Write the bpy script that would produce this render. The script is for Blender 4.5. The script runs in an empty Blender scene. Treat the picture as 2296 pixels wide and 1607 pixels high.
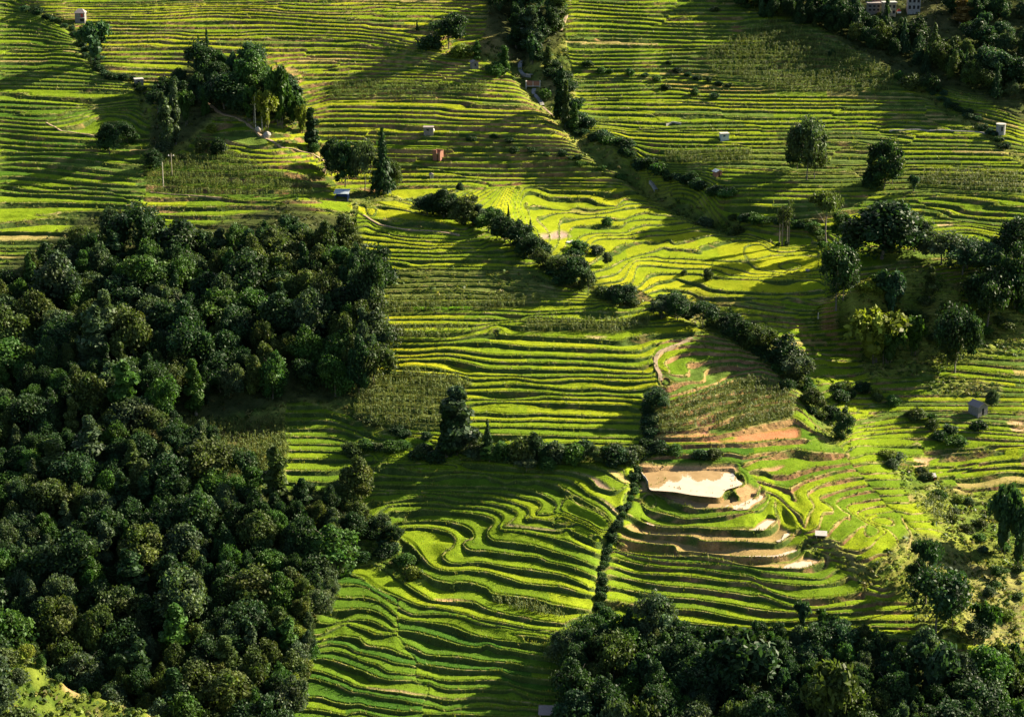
import bpy, math, random
import numpy as np
from mathutils import Vector, Matrix

R = math.radians
SC = bpy.context.scene
COL = SC.collection

# ---------------------------------------------------------------- camera, sky, sun, exposure
CZ, PITCH, HFOV = 202.0, 18.0, 28.3
cam_data = bpy.data.cameras.new("camera")
cam_data.sensor_width = 36.0
cam_data.lens = 18.0 / math.tan(R(HFOV / 2))
cam_data.clip_start, cam_data.clip_end = 1.0, 6000.0
cam = bpy.data.objects.new("camera", cam_data)
COL.objects.link(cam)
cam.location = (0, 0, CZ)
cam.rotation_euler = (R(90 - PITCH), 0, 0)
SC.camera = cam

SUN_EL, SUN_AZ = 27.0, 27.0          # elevation; direction from +x (right) turned towards +y (away)
SUN_STRENGTH, SKY_STRENGTH, EXPOSURE = 5.0, 0.042, 2.2
SC.view_settings.view_transform = 'Standard'
SC.view_settings.look = 'None'
SC.view_settings.exposure = EXPOSURE
SC.view_settings.gamma = 1.0
sun_dir = Vector((math.cos(R(SUN_EL)) * math.cos(R(SUN_AZ)), math.cos(R(SUN_EL)) * math.sin(R(SUN_AZ)), math.sin(R(SUN_EL))))
ld = bpy.data.lights.new("sun", 'SUN')
ld.energy, ld.angle, ld.color = SUN_STRENGTH, R(0.5), (1.0, 0.87, 0.64)
sun = bpy.data.objects.new("sun", ld)
COL.objects.link(sun)
sun.rotation_euler = sun_dir.to_track_quat('Z', 'Y').to_euler()
sun.location = sun_dir * 800

world = bpy.data.worlds.new("World")
SC.world = world
world.use_nodes = True
wn, wl = world.node_tree.nodes, world.node_tree.links
wn.clear()
w_out = wn.new('ShaderNodeOutputWorld')
w_bg = wn.new('ShaderNodeBackground')
w_sky = wn.new('ShaderNodeTexSky')
w_sky.sky_type = 'NISHITA'
w_sky.sun_disc = False
w_sky.sun_elevation = R(SUN_EL)
w_sky.sun_rotation = R(90 - SUN_AZ)
w_bg.inputs['Strength'].default_value = SKY_STRENGTH
# a bank of sunlit white cloud over the hills ahead, which the flooded paddies mirror
w_tc = wn.new('ShaderNodeTexCoord')
w_sep = wn.new('ShaderNodeSeparateXYZ')
wl.new(w_tc.outputs['Generated'], w_sep.inputs[0])
w_ns = wn.new('ShaderNodeTexNoise')
w_ns.inputs['Scale'].default_value = 14.0
w_ns.inputs['Detail'].default_value = 5.0
wl.new(w_tc.outputs['Generated'], w_ns.inputs['Vector'])
def wmath(op, a, b=None, clamp=False):
    n = wn.new('ShaderNodeMath'); n.operation = op; n.use_clamp = clamp
    for i, s in enumerate((a, b)):
        if s is None: continue
        if hasattr(s, 'links'): wl.new(s, n.inputs[i])
        else: n.inputs[i].default_value = s
    return n.outputs[0]
CLOUD_BASE = 0.345
edge = wmath('ADD', w_sep.outputs['Z'], wmath('MULTIPLY', wmath('SUBTRACT', w_ns.outputs['Fac'], 0.5), 0.05))
edge = wmath('ADD', edge, wmath('MULTIPLY', w_sep.outputs['X'], 0.10))
low = wmath('MULTIPLY', wmath('SUBTRACT', edge, CLOUD_BASE), 70.0, True)
high = wmath('MULTIPLY', wmath('SUBTRACT', 0.62, edge), 9.0, True)
front = wmath('MULTIPLY', wmath('SUBTRACT', w_sep.outputs['Y'], 0.70), 12.0, True)
cl = wmath('MULTIPLY', wmath('MULTIPLY', low, high), front)
w_mix = wn.new('ShaderNodeMixRGB')
w_mix.inputs['Color2'].default_value = (20.0, 18.7, 17.0, 1)
wl.new(cl, w_mix.inputs['Fac'])
wl.new(w_sky.outputs[0], w_mix.inputs['Color1'])
wl.new(w_mix.outputs[0], w_bg.inputs['Color'])
wl.new(w_bg.outputs[0], w_out.inputs[0])

# ---------------------------------------------------------------- picture-to-place helpers
# Positions were surveyed in the photograph as pixel readings of enlarged tiles; each reading is a
# line of sight that meets the modelled hillside at one real point.
TILES = dict(A=(0, 0, .56620), B=(1200, 0, .56620), C=(2412, 0, .56620), D=(0, 850, .56620), E=(1200, 850, .56620),
             G=(2412, 850, .56620), H=(0, 1688, .56620), I=(1200, 1688, .56620), J=(2412, 1688, .56620),
             T1=(1050, 1680, .28310), T2=(1650, 1680, .28310), T3=(2250, 1630, .28310), T4=(2850, 1680, .28310),
             T5=(1050, 2130, .28310), T6=(1550, 2130, .28310), U1=(1300, 720, .28310), U2=(1300, 1150, .28310),
             U3=(1900, 1000, .28310), U4=(2250, 1300, .28310), U5=(1900, 600, .28310), U6=(2400, 700, .28310),
             O=(0, 0, 1.61672))
def P(tile, x, y):
    ox, oy, s = TILES[tile]
    return ((ox + x * s) / 3.625, (oy + y * s) / 3.625)
def pts(text):
    """'T5 10,20 30,40 T6 5,6' -> array of picture points (1024-wide frame)"""
    out, tile = [], None
    for w in text.split():
        if ',' in w:
            a, b = w.split(',')
            out.append(P(tile, float(a), float(b)))
        else:
            tile = w
    return np.array(out)
KPX = math.tan(R(HFOV / 2)) / 512.0
cp, sp = math.cos(R(PITCH)), math.sin(R(PITCH))
def ray(u, v):
    dx = (u - 512.0) * KPX
    dy = -(v - 358.0) * KPX
    return dx, cp + dy * sp, -sp + dy * cp

def spline(p, step=1.2):
    """smooth curve through surveyed points, resampled"""
    if len(p) < 3:
        q = p
        n = max(2, int(np.hypot(*(p[-1] - p[0])) / step))
        t = np.linspace(0, 1, n)[:, None]
        return p[0] * (1 - t) + p[-1] * t
    out = []
    e = np.vstack([2 * p[0] - p[1], p, 2 * p[-1] - p[-2]])
    for i in range(1, len(e) - 2):
        p0, p1, p2, p3 = e[i - 1], e[i], e[i + 1], e[i + 2]
        d = [max(1e-3, np.hypot(*(b - a))) ** .5 for a, b in ((p0, p1), (p1, p2), (p2, p3))]
        t0, t1 = 0, d[0]; t2 = t1 + d[1]; t3 = t2 + d[2]
        n = max(2, int(np.hypot(*(p2 - p1)) / step))
        t = np.linspace(t1, t2, n, endpoint=False)[:, None]
        a1 = (t1 - t) / (t1 - t0) * p0 + (t - t0) / (t1 - t0) * p1
        a2 = (t2 - t) / (t2 - t1) * p1 + (t - t1) / (t2 - t1) * p2
        a3 = (t3 - t) / (t3 - t2) * p2 + (t - t2) / (t3 - t2) * p3
        b1 = (t2 - t) / (t2 - t0) * a1 + (t - t0) / (t2 - t0) * a2
        b2 = (t3 - t) / (t3 - t1) * a2 + (t - t1) / (t3 - t1) * a3
        out.append((t2 - t) / (t2 - t1) * b1 + (t - t1) / (t2 - t1) * b2)
    out.append(p[-1:])
    return np.vstack(out)

RNG = np.random.default_rng(7)
_tab = RNG.random((256, 256))
def vnoise(x, y):
    xi, yi = np.floor(x).astype(np.int64), np.floor(y).astype(np.int64)
    fx, fy = x - xi, y - yi
    fx = fx * fx * (3 - 2 * fx); fy = fy * fy * (3 - 2 * fy)
    a = _tab[yi & 255, xi & 255]; b = _tab[yi & 255, (xi + 1) & 255]
    c = _tab[(yi + 1) & 255, xi & 255]; d = _tab[(yi + 1) & 255, (xi + 1) & 255]
    return (a * (1 - fx) + b * fx) * (1 - fy) + (c * (1 - fx) + d * fx) * fy
def fbm(x, y, oct=3):
    s, a, n = 0, 1.0, 0
    for i in range(oct):
        s = s + a * vnoise(x * 2 ** i + 17.3 * i, y * 2 ** i + 5.1 * i); n += a; a *= .5
    return s / n
def hash1(i):
    h = np.sin(np.asarray(i, dtype=np.float64) * 127.1 + 31.7) * 43758.5453
    return h - np.floor(h)
def in_poly(px, py, poly):
    inside = np.zeros(np.broadcast(px, py).shape, bool)
    n = len(poly)
    for i in range(n):
        x1, y1 = poly[i]; x2, y2 = poly[(i + 1) % n]
        if y1 == y2: continue
        c = ((y1 > py) != (y2 > py)) & (px < (x2 - x1) * (py - y1) / (y2 - y1) + x1)
        inside ^= c
    return inside
# ---------------------------------------------------------------- surveyed terrace edges, zone by zone
# zone: (outline, terracing 0..1, [(edge number, edge line), ...])
ZONES = {}
def zone(name, outline, amp, text):
    L = []
    for ln in text.strip().split('\n'):
        k, rest = ln.strip().split(':')
        L.append((float(k), pts(rest)))
    ZONES[name] = (pts(outline), amp, L)

zone('slope', 'O -90,-130 2390,-130 2390,1720 -90,1720', 0.0, '''
0:O -90,1700 2390,1700
10:O -90,1400 2390,1400
20:O -90,1100 2390,1100
30:O -90,800 2390,800
40:O -90,500 2390,500
55:O -90,200 2390,200
70:O -90,-60 2390,-60''')
zone('upper_left', 'O -90,-130 40,-130 60,20 150,50 180,100 210,150 300,185 340,250 330,420 480,470 520,560 -90,720', 1.0, '''
-2:A 0,1560 600,1560
-1:A 0,1490 300,1480
0:A 0,1425 300,1405 600,1405 1300,1400
1:A 0,1335 500,1335 900,1360 1370,1390
3:A 0,1210 500,1240 900,1260
7:A 0,1060 400,1080 900,1120
11:A 0,900 300,920 700,940
13:A 0,835 250,855 620,865
15:A 0,772 300,795 450,772 600,735 700,725 830,718
18:A 0,690 300,700 600,690 850,660
20:A 0,600 400,612 850,605
26:A 0,430 400,445 800,485
32:A 0,265 250,268 480,285
35:A 0,180 200,185 460,235
38:A 0,90 200,115 400,175
42:A 0,0 150,22 260,80
46:A 0,-120 200,-100''')
zone('knoll', 'O 325,420 330,360 420,330 480,262 580,268 640,290 700,350 780,420 790,470 480,520 310,480', 0.85, '''
8:A 1420,765 1620,770
7:A 1385,805 1640,800
6:A 1400,845 1680,845
5:A 1470,915 1620,935 1780,915
4:A 1440,945 1760,968 1880,950
3:A 1590,990 1750,1005 1850,1000
2:A 1700,1030 1930,1032
1:A 1740,1062 1980,1060
0:A 1000,1100 1400,1110 1900,1120
-1:A 1000,1150 1800,1170
-2:A 960,1200 1500,1230 2000,1240
-3:A 1000,1265 1500,1275 2100,1280
-4:A 950,1330 1400,1340
-5:A 880,1390 1350,1400''')
zone('upper_mid', 'O 40,-130 60,20 150,50 215,150 300,185 350,250 480,262 580,268 640,290 700,350 760,425 900,442 1060,422 1300,420 1465,418 1440,390 1375,330 1290,275 1215,222 1165,170 1060,130 1090,60 1100,-130', 1.0, '''
0:A 1900,1215 B 100,1205 400,1190 1200,1170 2000,1185
3:B 0,1075 700,1085 1400,1085 1960,1075
6:B 0,970 600,985 1300,980 1900,990
9:A 1850,880 B 0,870 600,880 1000,892 1740,912
12:A 1900,780 B 0,770 560,777 1500,797
15:B 0,680 500,690 1380,707
18:B 0,600 600,590 1250,612
21:A 1950,520 B 0,515 700,515 1150,533
24:A 1850,430 B 0,425 500,440 1020,467
27:A 1700,350 B 0,340 400,352 930,395
30:A 700,248 1500,245 B 0,250 300,267 700,328
33:A 480,160 1200,175 B 0,190 300,203 640,245
36:A 300,100 1000,105 1400,85 B 0,130 500,122 1100,132
41:A 200,20 1000,15 B 0,20 600,20 1100,30
46:A 200,-100 B 0,-100 1100,-90''')
zone('upper_right', 'O 1280,-130 1262,60 1290,200 1300,270 1375,330 1440,390 1465,418 1640,500 1850,560 1850,520 2060,560 2390,560 2390,180 2100,195 2010,170 1840,60 1680,-10 1620,-130', 1.0, '''
-3:C 1500,1570 1900,1480 2290,1560
0:C 400,1430 900,1432 1600,1400 2290,1450
3:C 350,1290 900,1292 1650,1262 2290,1320
6:C 350,1190 950,1202 1600,1180 2290,1212
10:B 2000,1040 C 0,1060 500,1070 1100,1082 1600,1072 2290,1085
14:B 1900,905 C 0,932 700,940 1200,932 1500,950 2200,962
18:B 1650,790 C 0,815 800,812 1300,802 2200,850
22:B 1600,680 C 0,690 900,692 1400,690 1900,705 2290,800
26:B 1560,590 C 0,580 800,587 1200,580 1700,602 1900,640 2290,680
30:B 1550,480 C 0,470 700,500 1300,470 1600,500 2000,590 2290,560
34:B 1650,375 C 0,370 600,352 1100,382 1500,430
38:B 1700,250 C 0,260 600,272 1000,252 1300,330
43:B 1560,90 C 0,120 400,122 800,112
48:C 0,-20 400,-10
52:C 0,-120 400,-110''')
zone('basin', 'O 930,452 1060,422 1300,420 1465,418 1640,500 1845,530 1850,668 1470,676 1425,645 1330,640 1250,590 1190,540 1060,470', .55, '''
-1:U6 -100,1330 300,1340 700,1420 1000,1480 1500,1460
0:U6 0,1232 200,1240 400,1262 550,1310 700,1325 1000,1335 1300,1345 1480,1350 1600,1330
1:U6 190,1090 340,1135 520,1175 570,1205 800,1250 1100,1265 1350,1285 1560,1285 1960,1255
2:U6 0,1032 220,1030 480,1035 600,1060 800,1085 1000,1100 1230,1110 1400,1125 1990,1115
3:U6 0,940 250,960 500,970 700,985 850,1040 1000,1055 1170,1075 1400,1068 1700,1070
4:U5 1430,1225 1600,1215 1760,1230 U6 300,895 550,910 800,945 900,960 1000,985 1150,1030 1400,1040 1700,1050 2020,1040
5:U6 0,830 300,838 600,860 900,872 1150,850 1430,790 2000,800
6:U5 1300,1200 1450,1150 1650,1100 1790,1050 1846,1063 2020,1075 2250,1085 U6 480,715 700,640 1000,600 1300,640 1420,708 2000,702
7:U5 1050,1140 1240,1045 1370,1000 1530,975 1720,990 1850,950 U6 150,640 500,560 800,530 1100,560 1350,640 1430,692 2000,688
8:U5 1000,940 1350,932 1440,930 1600,900 1900,880 2150,840 U6 560,480 900,490 1200,545 1400,620 1480,668 2000,668
9:U5 900,905 1100,895 1330,890 1450,860 1700,830 1900,840 2180,790 U6 540,400 860,385 1260,470 1900,560
10:U5 820,880 1000,865 1320,850 1400,800 1530,765 1800,755 2130,700
11:U5 640,790 900,780 1260,770 1330,720 1540,690 1800,690 2110,668 U6 560,290 900,330 1300,390 2010,520
12:U5 500,705 750,680 1000,660 1250,690 1400,640 1570,600 1640,620 2010,635
13:U5 170,690 340,630 600,605 800,630 1070,600 1250,560 1550,525 1640,520 1980,512
14:U5 0,515 200,530 350,558 560,578
15:U5 330,410 600,420 840,430 960,490 1180,520
15:U5 1300,425 1800,440 1990,405
16:U5 330,325 700,328 1000,345 1210,360 1330,315 1640,270
17:U5 0,232 300,240 600,245 850,255 1300,240 1640,225
18:U5 0,205 400,195 700,210 1000,185 1330,205
19:U5 0,100 240,95 700,110''')
zone('centre', 'O 800,455 935,450 1060,475 1190,545 1250,595 1330,645 1460,680 1600,735 1560,755 1478,770 1462,800 1476,862 1448,890 1442,1000 1200,1000 1050,1005 790,985 800,455', 1.0, '''
0:U2 0,1590 500,1600 1050,1600 E 1300,1400 1980,1395
1:U2 100,1500 700,1530 1050,1550 E 1000,1350 1670,1335 1990,1342
2:U2 50,1440 300,1440 700,1480 1050,1500 E 1040,1285 1400,1290 1700,1300 1990,1302
3:U2 0,1395 200,1370 700,1420 1050,1440 E 900,1235 1210,1232 1500,1240 1990,1252
4:U2 100,1320 500,1360 1000,1390 E 880,1190 1150,1195 1350,1190 1600,1200 1970,1200
5:U2 100,1260 700,1290 1080,1320 E 870,1145 1150,1150 1400,1150 1700,1165 1980,1165
6:U2 200,1160 600,1165 1100,1200 E 900,1085 1390,1080 1650,1090 1900,1095
7:U2 300,1030 600,1045 900,1060 1100,1080 1450,1045 1800,1060 2296,1045
8:U2 100,930 300,920 600,935 900,950 1150,990 1370,955 1700,955 2000,955 2296,962
9:U2 100,790 500,790 900,830 1200,880 1450,885 1700,870 2119,870 U3 470,1445 600,1455 900,1442 1200,1465 1400,1470 1550,1450
10:U2 250,700 600,725 1000,750 1300,760 1450,797 1700,790 2000,785 U3 0,1330 150,1350 380,1355 600,1335 900,1335 1200,1355 1450,1360 1680,1340
11:U2 230,600 400,630 600,635 850,640 1000,660 1150,690 1300,720 1400,740 1700,745 2000,748 U3 0,1285 300,1290 600,1282 900,1285 1200,1295 1490,1300
12:U2 230,585 400,572 650,548 850,550 1100,545 1250,565 1400,600 1550,640 1700,660 2000,665 U3 0,1195 300,1205 600,1210 900,1215 1200,1235 1450,1245 1620,1240 1680,1190
13:U2 180,508 400,510 650,506 800,498 1000,485 1150,485 1250,495 1400,520 1550,550 1700,570 2000,580 U3 0,1110 300,1115 600,1120 900,1135 1200,1160 1500,1165 1620,1120
14:U2 140,430 500,435 800,435 1010,415 1200,415 1400,440 1600,470 1850,490 U3 0,1020 300,1025 600,1040 900,1050 1200,1055 1420,1060 1590,1035
15:U2 130,350 500,352 850,350 1100,340 1350,325 1500,320 1700,330 1900,355 U3 0,907 300,917 700,930 1000,940 1300,960 1500,950 1650,880 1850,845 2090,800
16:U2 80,285 600,290 1130,290 1300,270 1550,220 1750,222 1950,235 U3 0,767 300,785 600,800 900,815 1230,832 1320,800 1550,765 1850,745 2150,725 2290,680
17:U2 70,190 600,205 1200,205 1540,150 1740,100 U3 0,650 400,655 870,645 1200,655 1500,645 1840,630 2000,612 2130,590
18:U2 70,100 430,100 800,90 1200,90 1500,95 1720,80 U3 -100,585 300,580 860,600 1200,602 1630,602 1850,583 2010,568
19:U2 70,25 430,25 800,20 1200,20 1600,25 2100,28 U3 60,532 400,545 700,555 860,575 1150,570 1250,550 1500,530 1850,490
20:U1 70,1510 300,1510 430,1490 700,1480 1000,1470 1300,1465 1600,1470 1900,1480 2150,1490 U3 500,470 900,458 1100,460 1240,470 1590,420
21:U1 80,1440 700,1430 1450,1420 2000,1430 2296,1440 U3 880,400 1000,370 1380,385
22:U1 40,1330 700,1340 1450,1340 2000,1330 2296,1330 U3 180,340 900,350
23:U1 430,1280 700,1275 1100,1265 1450,1270 1800,1280 2296,1285 U3 500,310 1070,310
24:U1 300,1200 620,1190 1000,1190 1400,1200 1750,1230 2296,1240
25:U1 300,1130 620,1130 1000,1120 1400,1110 1750,1120 2000,1165 2296,1180
26:U1 280,1060 780,1060 1000,1050 1400,1060 1770,1070 2000,1105 2296,1110
27:U1 300,970 640,975 750,995 1000,975 1300,985 1600,990 1900,970 2296,975
28:U1 300,905 600,925 720,905 1000,900 1300,905 1700,905 2100,915 2296,922
29:U1 270,815 550,830 700,870 950,860 1200,860 1500,868 1800,870 2050,880 2200,880
30:U1 250,755 600,790 880,792 1200,787 1600,785 2050,800
31:U1 250,720 700,735 1000,745 1100,742 1300,735 1600,740 1860,740
32:U1 230,675 500,680 900,690 1050,690 1400,680 1700,670 1780,660
33:U1 210,600 500,610 900,640 1000,627 1300,630 1600,628 1640,605
34:U1 160,520 500,560 900,600 1150,590 1400,590 1560,585
35:U1 150,450 350,480 570,527 850,540 1100,550 1300,560
36:U1 300,420 470,465 700,488 1000,505 1300,512
37:U1 290,375 600,410 840,437 1100,458 1350,470
38:U1 130,262 280,345 600,385 850,408 1150,425 1380,440
39:U1 130,250 300,275 550,292 950,305 1200,360
40:U1 -100,60 300,100 600,150 900,220''')
zone('fields_right', 'O 1462,800 1478,770 1600,735 1700,790 1800,850 1862,960 1790,1000 1660,1038 1430,1034 1442,1000 1448,890 1476,862', 0.9, '''
6:U4 480,-40 560,-120 800,-160 1000,-170
5:U4 480,130 620,182 600,100 575,60 640,0 750,-50 880,-80 1100,-90
4:U4 545,195 700,212 840,208 875,150 856,90 900,60 1060,40 1180,20 1500,0
3:U4 455,350 600,360 700,325 900,290 1030,280 1072,230 1078,180 1150,130 1300,100 1450,85
2:U4 500,500 640,475 800,430 1000,370 1150,330 1230,310 1290,262 1400,220 1640,175
1:U4 400,600 700,520 1000,450 1280,348 1450,272 1600,228 1760,215
0:U4 400,640 800,560 1200,470 1700,380 2050,340
-1:U4 420,720 800,680 1200,570 1700,500 2100,420
-2:U4 440,850 900,800 1300,670 1750,580 2200,520
-3:U4 500,930 950,900 1450,750 1750,670 2250,620
-4:U4 560,1010 1100,1000 1450,930 1800,850 2230,760
-5:U4 700,1105 1300,1090 1700,1080 2000,1045 2296,1030
-6:U4 250,1280 700,1240 1400,1220 1550,1250''')
zone('flank', 'O 1655,1038 1790,1000 1862,960 1910,1040 1985,1130 2065,1195 2110,1250 2065,1330 1965,1345 1900,1290 1840,1240 1800,1190 1720,1105', 1.0, '''
9:G 520,1400 700,1340 900,1290 1150,1250
8:T3 1590,182 1750,100 1950,55 2200,0
7:T4 -180,150 0,145 200,92 450,40 600,20 800,-10
6:T4 110,460 70,350 200,240 280,200 420,160 580,112 760,80 950,75
5:T4 230,800 300,640 355,550 320,470 280,400 380,310 550,245 700,207 870,182 1050,180
4:T4 430,800 450,720 480,640 600,622 600,580 520,510 440,440 640,360 750,330 900,290 1200,265
3:T4 530,905 620,800 730,710 820,670 700,580 640,500 720,440 890,385 1100,345 1310,345
2:T4 710,1010 850,900 960,820 1040,780 1000,755 850,650 782,570 800,530 990,480 1200,450 1420,430
1:T4 910,1135 1000,1100 1100,1050 1180,960 1270,880 1150,800 1000,725 915,645 1000,590 1250,540 1530,505
0:T4 1080,1210 1160,1165 1300,1140 1425,1110 1420,965 1300,850 1100,760 1010,690 1300,622 1580,560
-1:T4 1130,1400 1230,1270 1480,1180 1600,900 1540,800 1500,692 1620,650
-2:T4 1240,1480 1500,1290 1700,1150 1900,900 1900,780
-3:T4 1300,1600 1700,1350 1950,1100 2050,900''')
zone('pond_spur', 'O 1425,1036 1655,1034 1672,1052 1725,1105 1800,1190 1842,1240 1900,1290 1965,1345 1950,1420 1900,1470 1290,1470 1340,1340 1352,1260 1372,1190 1412,1110', 1.0, '''
-2:J 0,1150 600,1160 1300,1150
-1:J 0,1070 500,1090 900,1120 1300,1100
0:J 0,995 500,1040 900,1055 1300,1045
1:I 1700,850 J 0,918 200,930 400,970 600,1000 800,1000 1100,985
2:I 1760,770 1900,800 J 0,842 200,860 400,890 600,925 760,940 1000,945 1200,940 1480,900
3:I 1780,700 1950,740 J 0,772 200,787 400,815 550,840 620,842 800,900 950,915 1100,905 1300,880 1450,850
4:I 1790,640 1950,690 J 0,702 200,717 400,745 560,757 700,820 850,855 1000,850 1150,830 1270,790 1282,740
5:I 1800,590 1950,630 J 0,656 200,665 400,695 550,715 600,735 800,765 1000,765 1130,735 1207,690
6:I 1810,545 1950,585 J 0,615 250,630 500,655 650,690 850,715 1000,720 1060,690 1122,645
7:T3 -200,1225 0,1290 150,1325 300,1350 500,1365 800,1365 1000,1370 1090,1380 1300,1415 1500,1462 1700,1492 2000,1515 J 800,658 880,660 950,640 1015,600 1000,570 950,550
8:T3 -200,1090 0,1145 150,1180 400,1210 550,1225 690,1240 720,1292 900,1303 1100,1325 1300,1350 1500,1367 1800,1376 2000,1365 2150,1335 2280,1270 2320,1215
9:T3 40,985 150,1045 350,1085 600,1100 900,1112 980,1130 1050,1165 1300,1172 1600,1182 1850,1195 2050,1185 2150,1130 2230,1060
10:T3 190,880 300,930 500,985 700,1000 950,996 1200,1017 1500,1027 1850,1027 1920,1000 2010,920 2020,860 1990,780 1985,650
11:T3 130,600 270,660 300,712 400,772 600,842 820,890 1000,880 1200,860 1500,822 1680,790 1790,770 1850,720 1905,640 1910,560
12:T3 160,525 390,532 480,577 560,612 650,662 800,716 960,756 1200,750 1400,737 1640,756 1750,690 1850,620 1865,550
13:T3 190,150 240,260 320,380 350,505 500,526 700,543 900,578 1150,603 1272,608 1330,550 1450,490 1590,420 1560,330
14:T3 180,110 600,92 1000,84 1400,78 1570,130
15:T3 180,60 600,20 1000,0 1400,0 1600,40''')
zone('bowl', 'O 640,885 1000,1000 1100,1035 1425,1034 1412,1112 1372,1190 1350,1258 1340,1335 1290,1421 1255,1416 1177,1412 1099,1398 1046,1379 980,1363 938,1358 886,1339 838,1318 805,1290 761,1283 700,1290 640,1290', 1.0, '''
0:T1 500,1385 640,1392 750,1422 900,1467 1000,1522 1080,1592 T6 -566,62 -410,122 -270,174 -120,230 0,255 120,259 250,287 380,317 500,347 640,397 800,427 1000,464 1250,514 1500,547 1690,562
1:T1 1000,1290 1150,1320 1280,1390 1400,1490 1500,1570 T6 -100,80 60,165 200,183 440,188 620,210 700,258 850,312 1000,346 1200,383 1400,428 1740,462
2:T1 1740,1440 1850,1490 2000,1525 2100,1535 T2 0,1522 150,1525 300,1560 400,1595 T6 820,72 1000,110 1200,132 1400,162 1600,215 1800,247 2060,295
3:T1 1390,962 1550,1050 1650,1150 1780,1300 1950,1368 2100,1382 T2 150,1373 300,1386 450,1406 550,1440 700,1490 850,1535 1000,1556 1200,1575 1400,1600 1600,1660 1800,1690
4:T1 1470,825 1700,826 1900,850 2050,900 2110,980 2080,1060 1990,1110 1945,1180 1970,1235 2060,1280 T2 50,1286 200,1273 350,1272 500,1300 700,1336 900,1366 1100,1396 1300,1426 1450,1466 1600,1531 1720,1596
5:T1 1400,747 1600,742 1900,737 2050,752 T2 0,775 100,800 180,850 222,930 130,985 105,1030 130,1080 210,1120 400,1126 600,1150 850,1186 1050,1211 1200,1270 1400,1311 1600,1371 1750,1431 1880,1470
6:T1 1280,607 1450,611 1700,591 1950,601 T2 100,632 250,652 400,692 480,745 440,810 405,870 415,930 470,980 620,1006 850,1031 1050,1071 1250,1131 1450,1191 1600,1241 1780,1311 1880,1330
7:T1 1270,537 1450,521 1700,511 1900,516 T2 0,552 200,562 400,587 540,632 605,690 590,750 560,800 580,840 620,857 800,872 1000,901 1150,931 1350,986 1500,1031 1650,1091 1800,1146 1880,1150
8:T1 1200,500 1350,481 1600,441 1750,426 1950,436 T2 0,481 200,491 400,511 550,536 700,586 780,641 750,700 690,755 620,805 800,816 1000,841 1200,863 1350,869 1420,842 1550,891 1700,956 1850,1001 1930,986
9:T1 950,395 1300,375 1700,366 2000,386 T2 80,402 300,421 500,441 700,491 850,541 930,591 935,640 895,697 1000,711 1150,736 1350,776 1450,797 1550,770 1700,826 1800,881 1900,920
10:T1 950,336 1400,346 1800,341 T2 0,346 250,352 500,367 750,406 900,451 1050,491 1090,541 1060,600 1042,640 1080,651 1250,651 1400,667 1550,731 1700,791 1800,851 1870,896 1960,890
11:T1 900,271 1300,269 1700,276 T2 0,286 300,291 600,301 850,326 1000,361 1150,421 1250,481 1290,551 1265,625 1400,648 1550,710 1700,770 1800,830 1870,872 1965,868
12:T1 900,171 1100,166 1380,176 1800,186 2000,152 T2 0,142 200,151 400,161 470,191 560,206 640,241 780,216 900,231 1020,216 1150,241 1300,281 1400,341 1450,371 1490,431 1560,501 1700,561 1850,611 1940,681 1980,741 2060,771
13:T1 870,46 1100,46 1330,41 1700,61 2000,81 T2 300,111 600,141 930,151 1100,156 1250,171 1400,201 1500,236 1600,301 1700,386 1850,461 1950,531 2050,621 2200,651
14:D 1500,1440 1850,1440 2290,1445 T2 400,10 800,60 1190,81 1350,91 1500,111 1650,161 1750,221 1830,301 1930,336 2050,346 2150,311 2280,241
15:D 1400,1392 1860,1385 2230,1392 T2 300,-60 900,-30 1400,-20 1680,16 1850,61 1980,131 2080,201 2180,246 2290,216
16:D 1300,1350 1860,1340 2200,1350 T2 700,-110 1400,-90 1900,-40 2150,80
17:D 1300,1300 1860,1295 2150,1305 E 300,1400 800,1440
18:D 1300,1255 1860,1250 2150,1248 E 300,1330 700,1370
19:D 1400,1200 1860,1195 2110,1196 E 200,1260 600,1300''')
zone('lower_left', 'O 640,1640 640,1290 700,1290 761,1283 805,1290 838,1318 886,1339 889,1361 891,1421 929,1474 930,1526 965,1534 950,1580 940,1720 640,1720', 1.0, '''
-2:T5 60,1880 900,1820
-1:T5 60,1720 500,1740 900,1680
0:T5 60,1560 200,1560 420,1580 700,1640
1:T5 70,1400 200,1405 420,1425 560,1470 760,1500 900,1495 1000,1530 1150,1550 1450,1590
2:T5 110,1160 300,1170 470,1215 640,1270 800,1340 960,1360 1200,1410 1400,1430 1560,1465 1700,1490
3:T5 230,1050 400,1085 560,1140 720,1200 860,1265 980,1290 1200,1320 1400,1340 1560,1370 1750,1390
4:T5 300,910 470,920 640,970 800,1025 930,1065 1040,1130 1150,1165 1300,1188 1560,1190
5:T5 440,820 560,815 700,850 850,910 980,960 1100,990 1180,1040 1260,1085 1400,1095 1550,1115
6:T5 540,720 650,735 750,765 830,820 950,850 1100,880 1200,915 1330,965 1530,992
7:T5 500,642 640,622 760,637 880,662 940,722 1000,752 1180,772 1320,807 1440,862 1590,897
8:T5 150,590 380,600 520,545 690,472 800,492 1000,562 1090,597 1230,607 1340,592
9:T5 190,430 350,446 510,461 700,430 870,417 1050,440 1200,510 1320,560
10:T5 340,290 500,298 700,291 950,281 1100,310 1250,400 1340,480
11:T5 430,113 600,131 760,136 900,129 1100,170 1250,260 1330,330
12:T1 480,1558 700,1563 850,1563 1000,1602 T5 1100,72 1250,152
13:T1 500,1383 640,1390 750,1420 900,1465 1000,1520 1080,1590 T5 1200,60 1350,115''')
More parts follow.
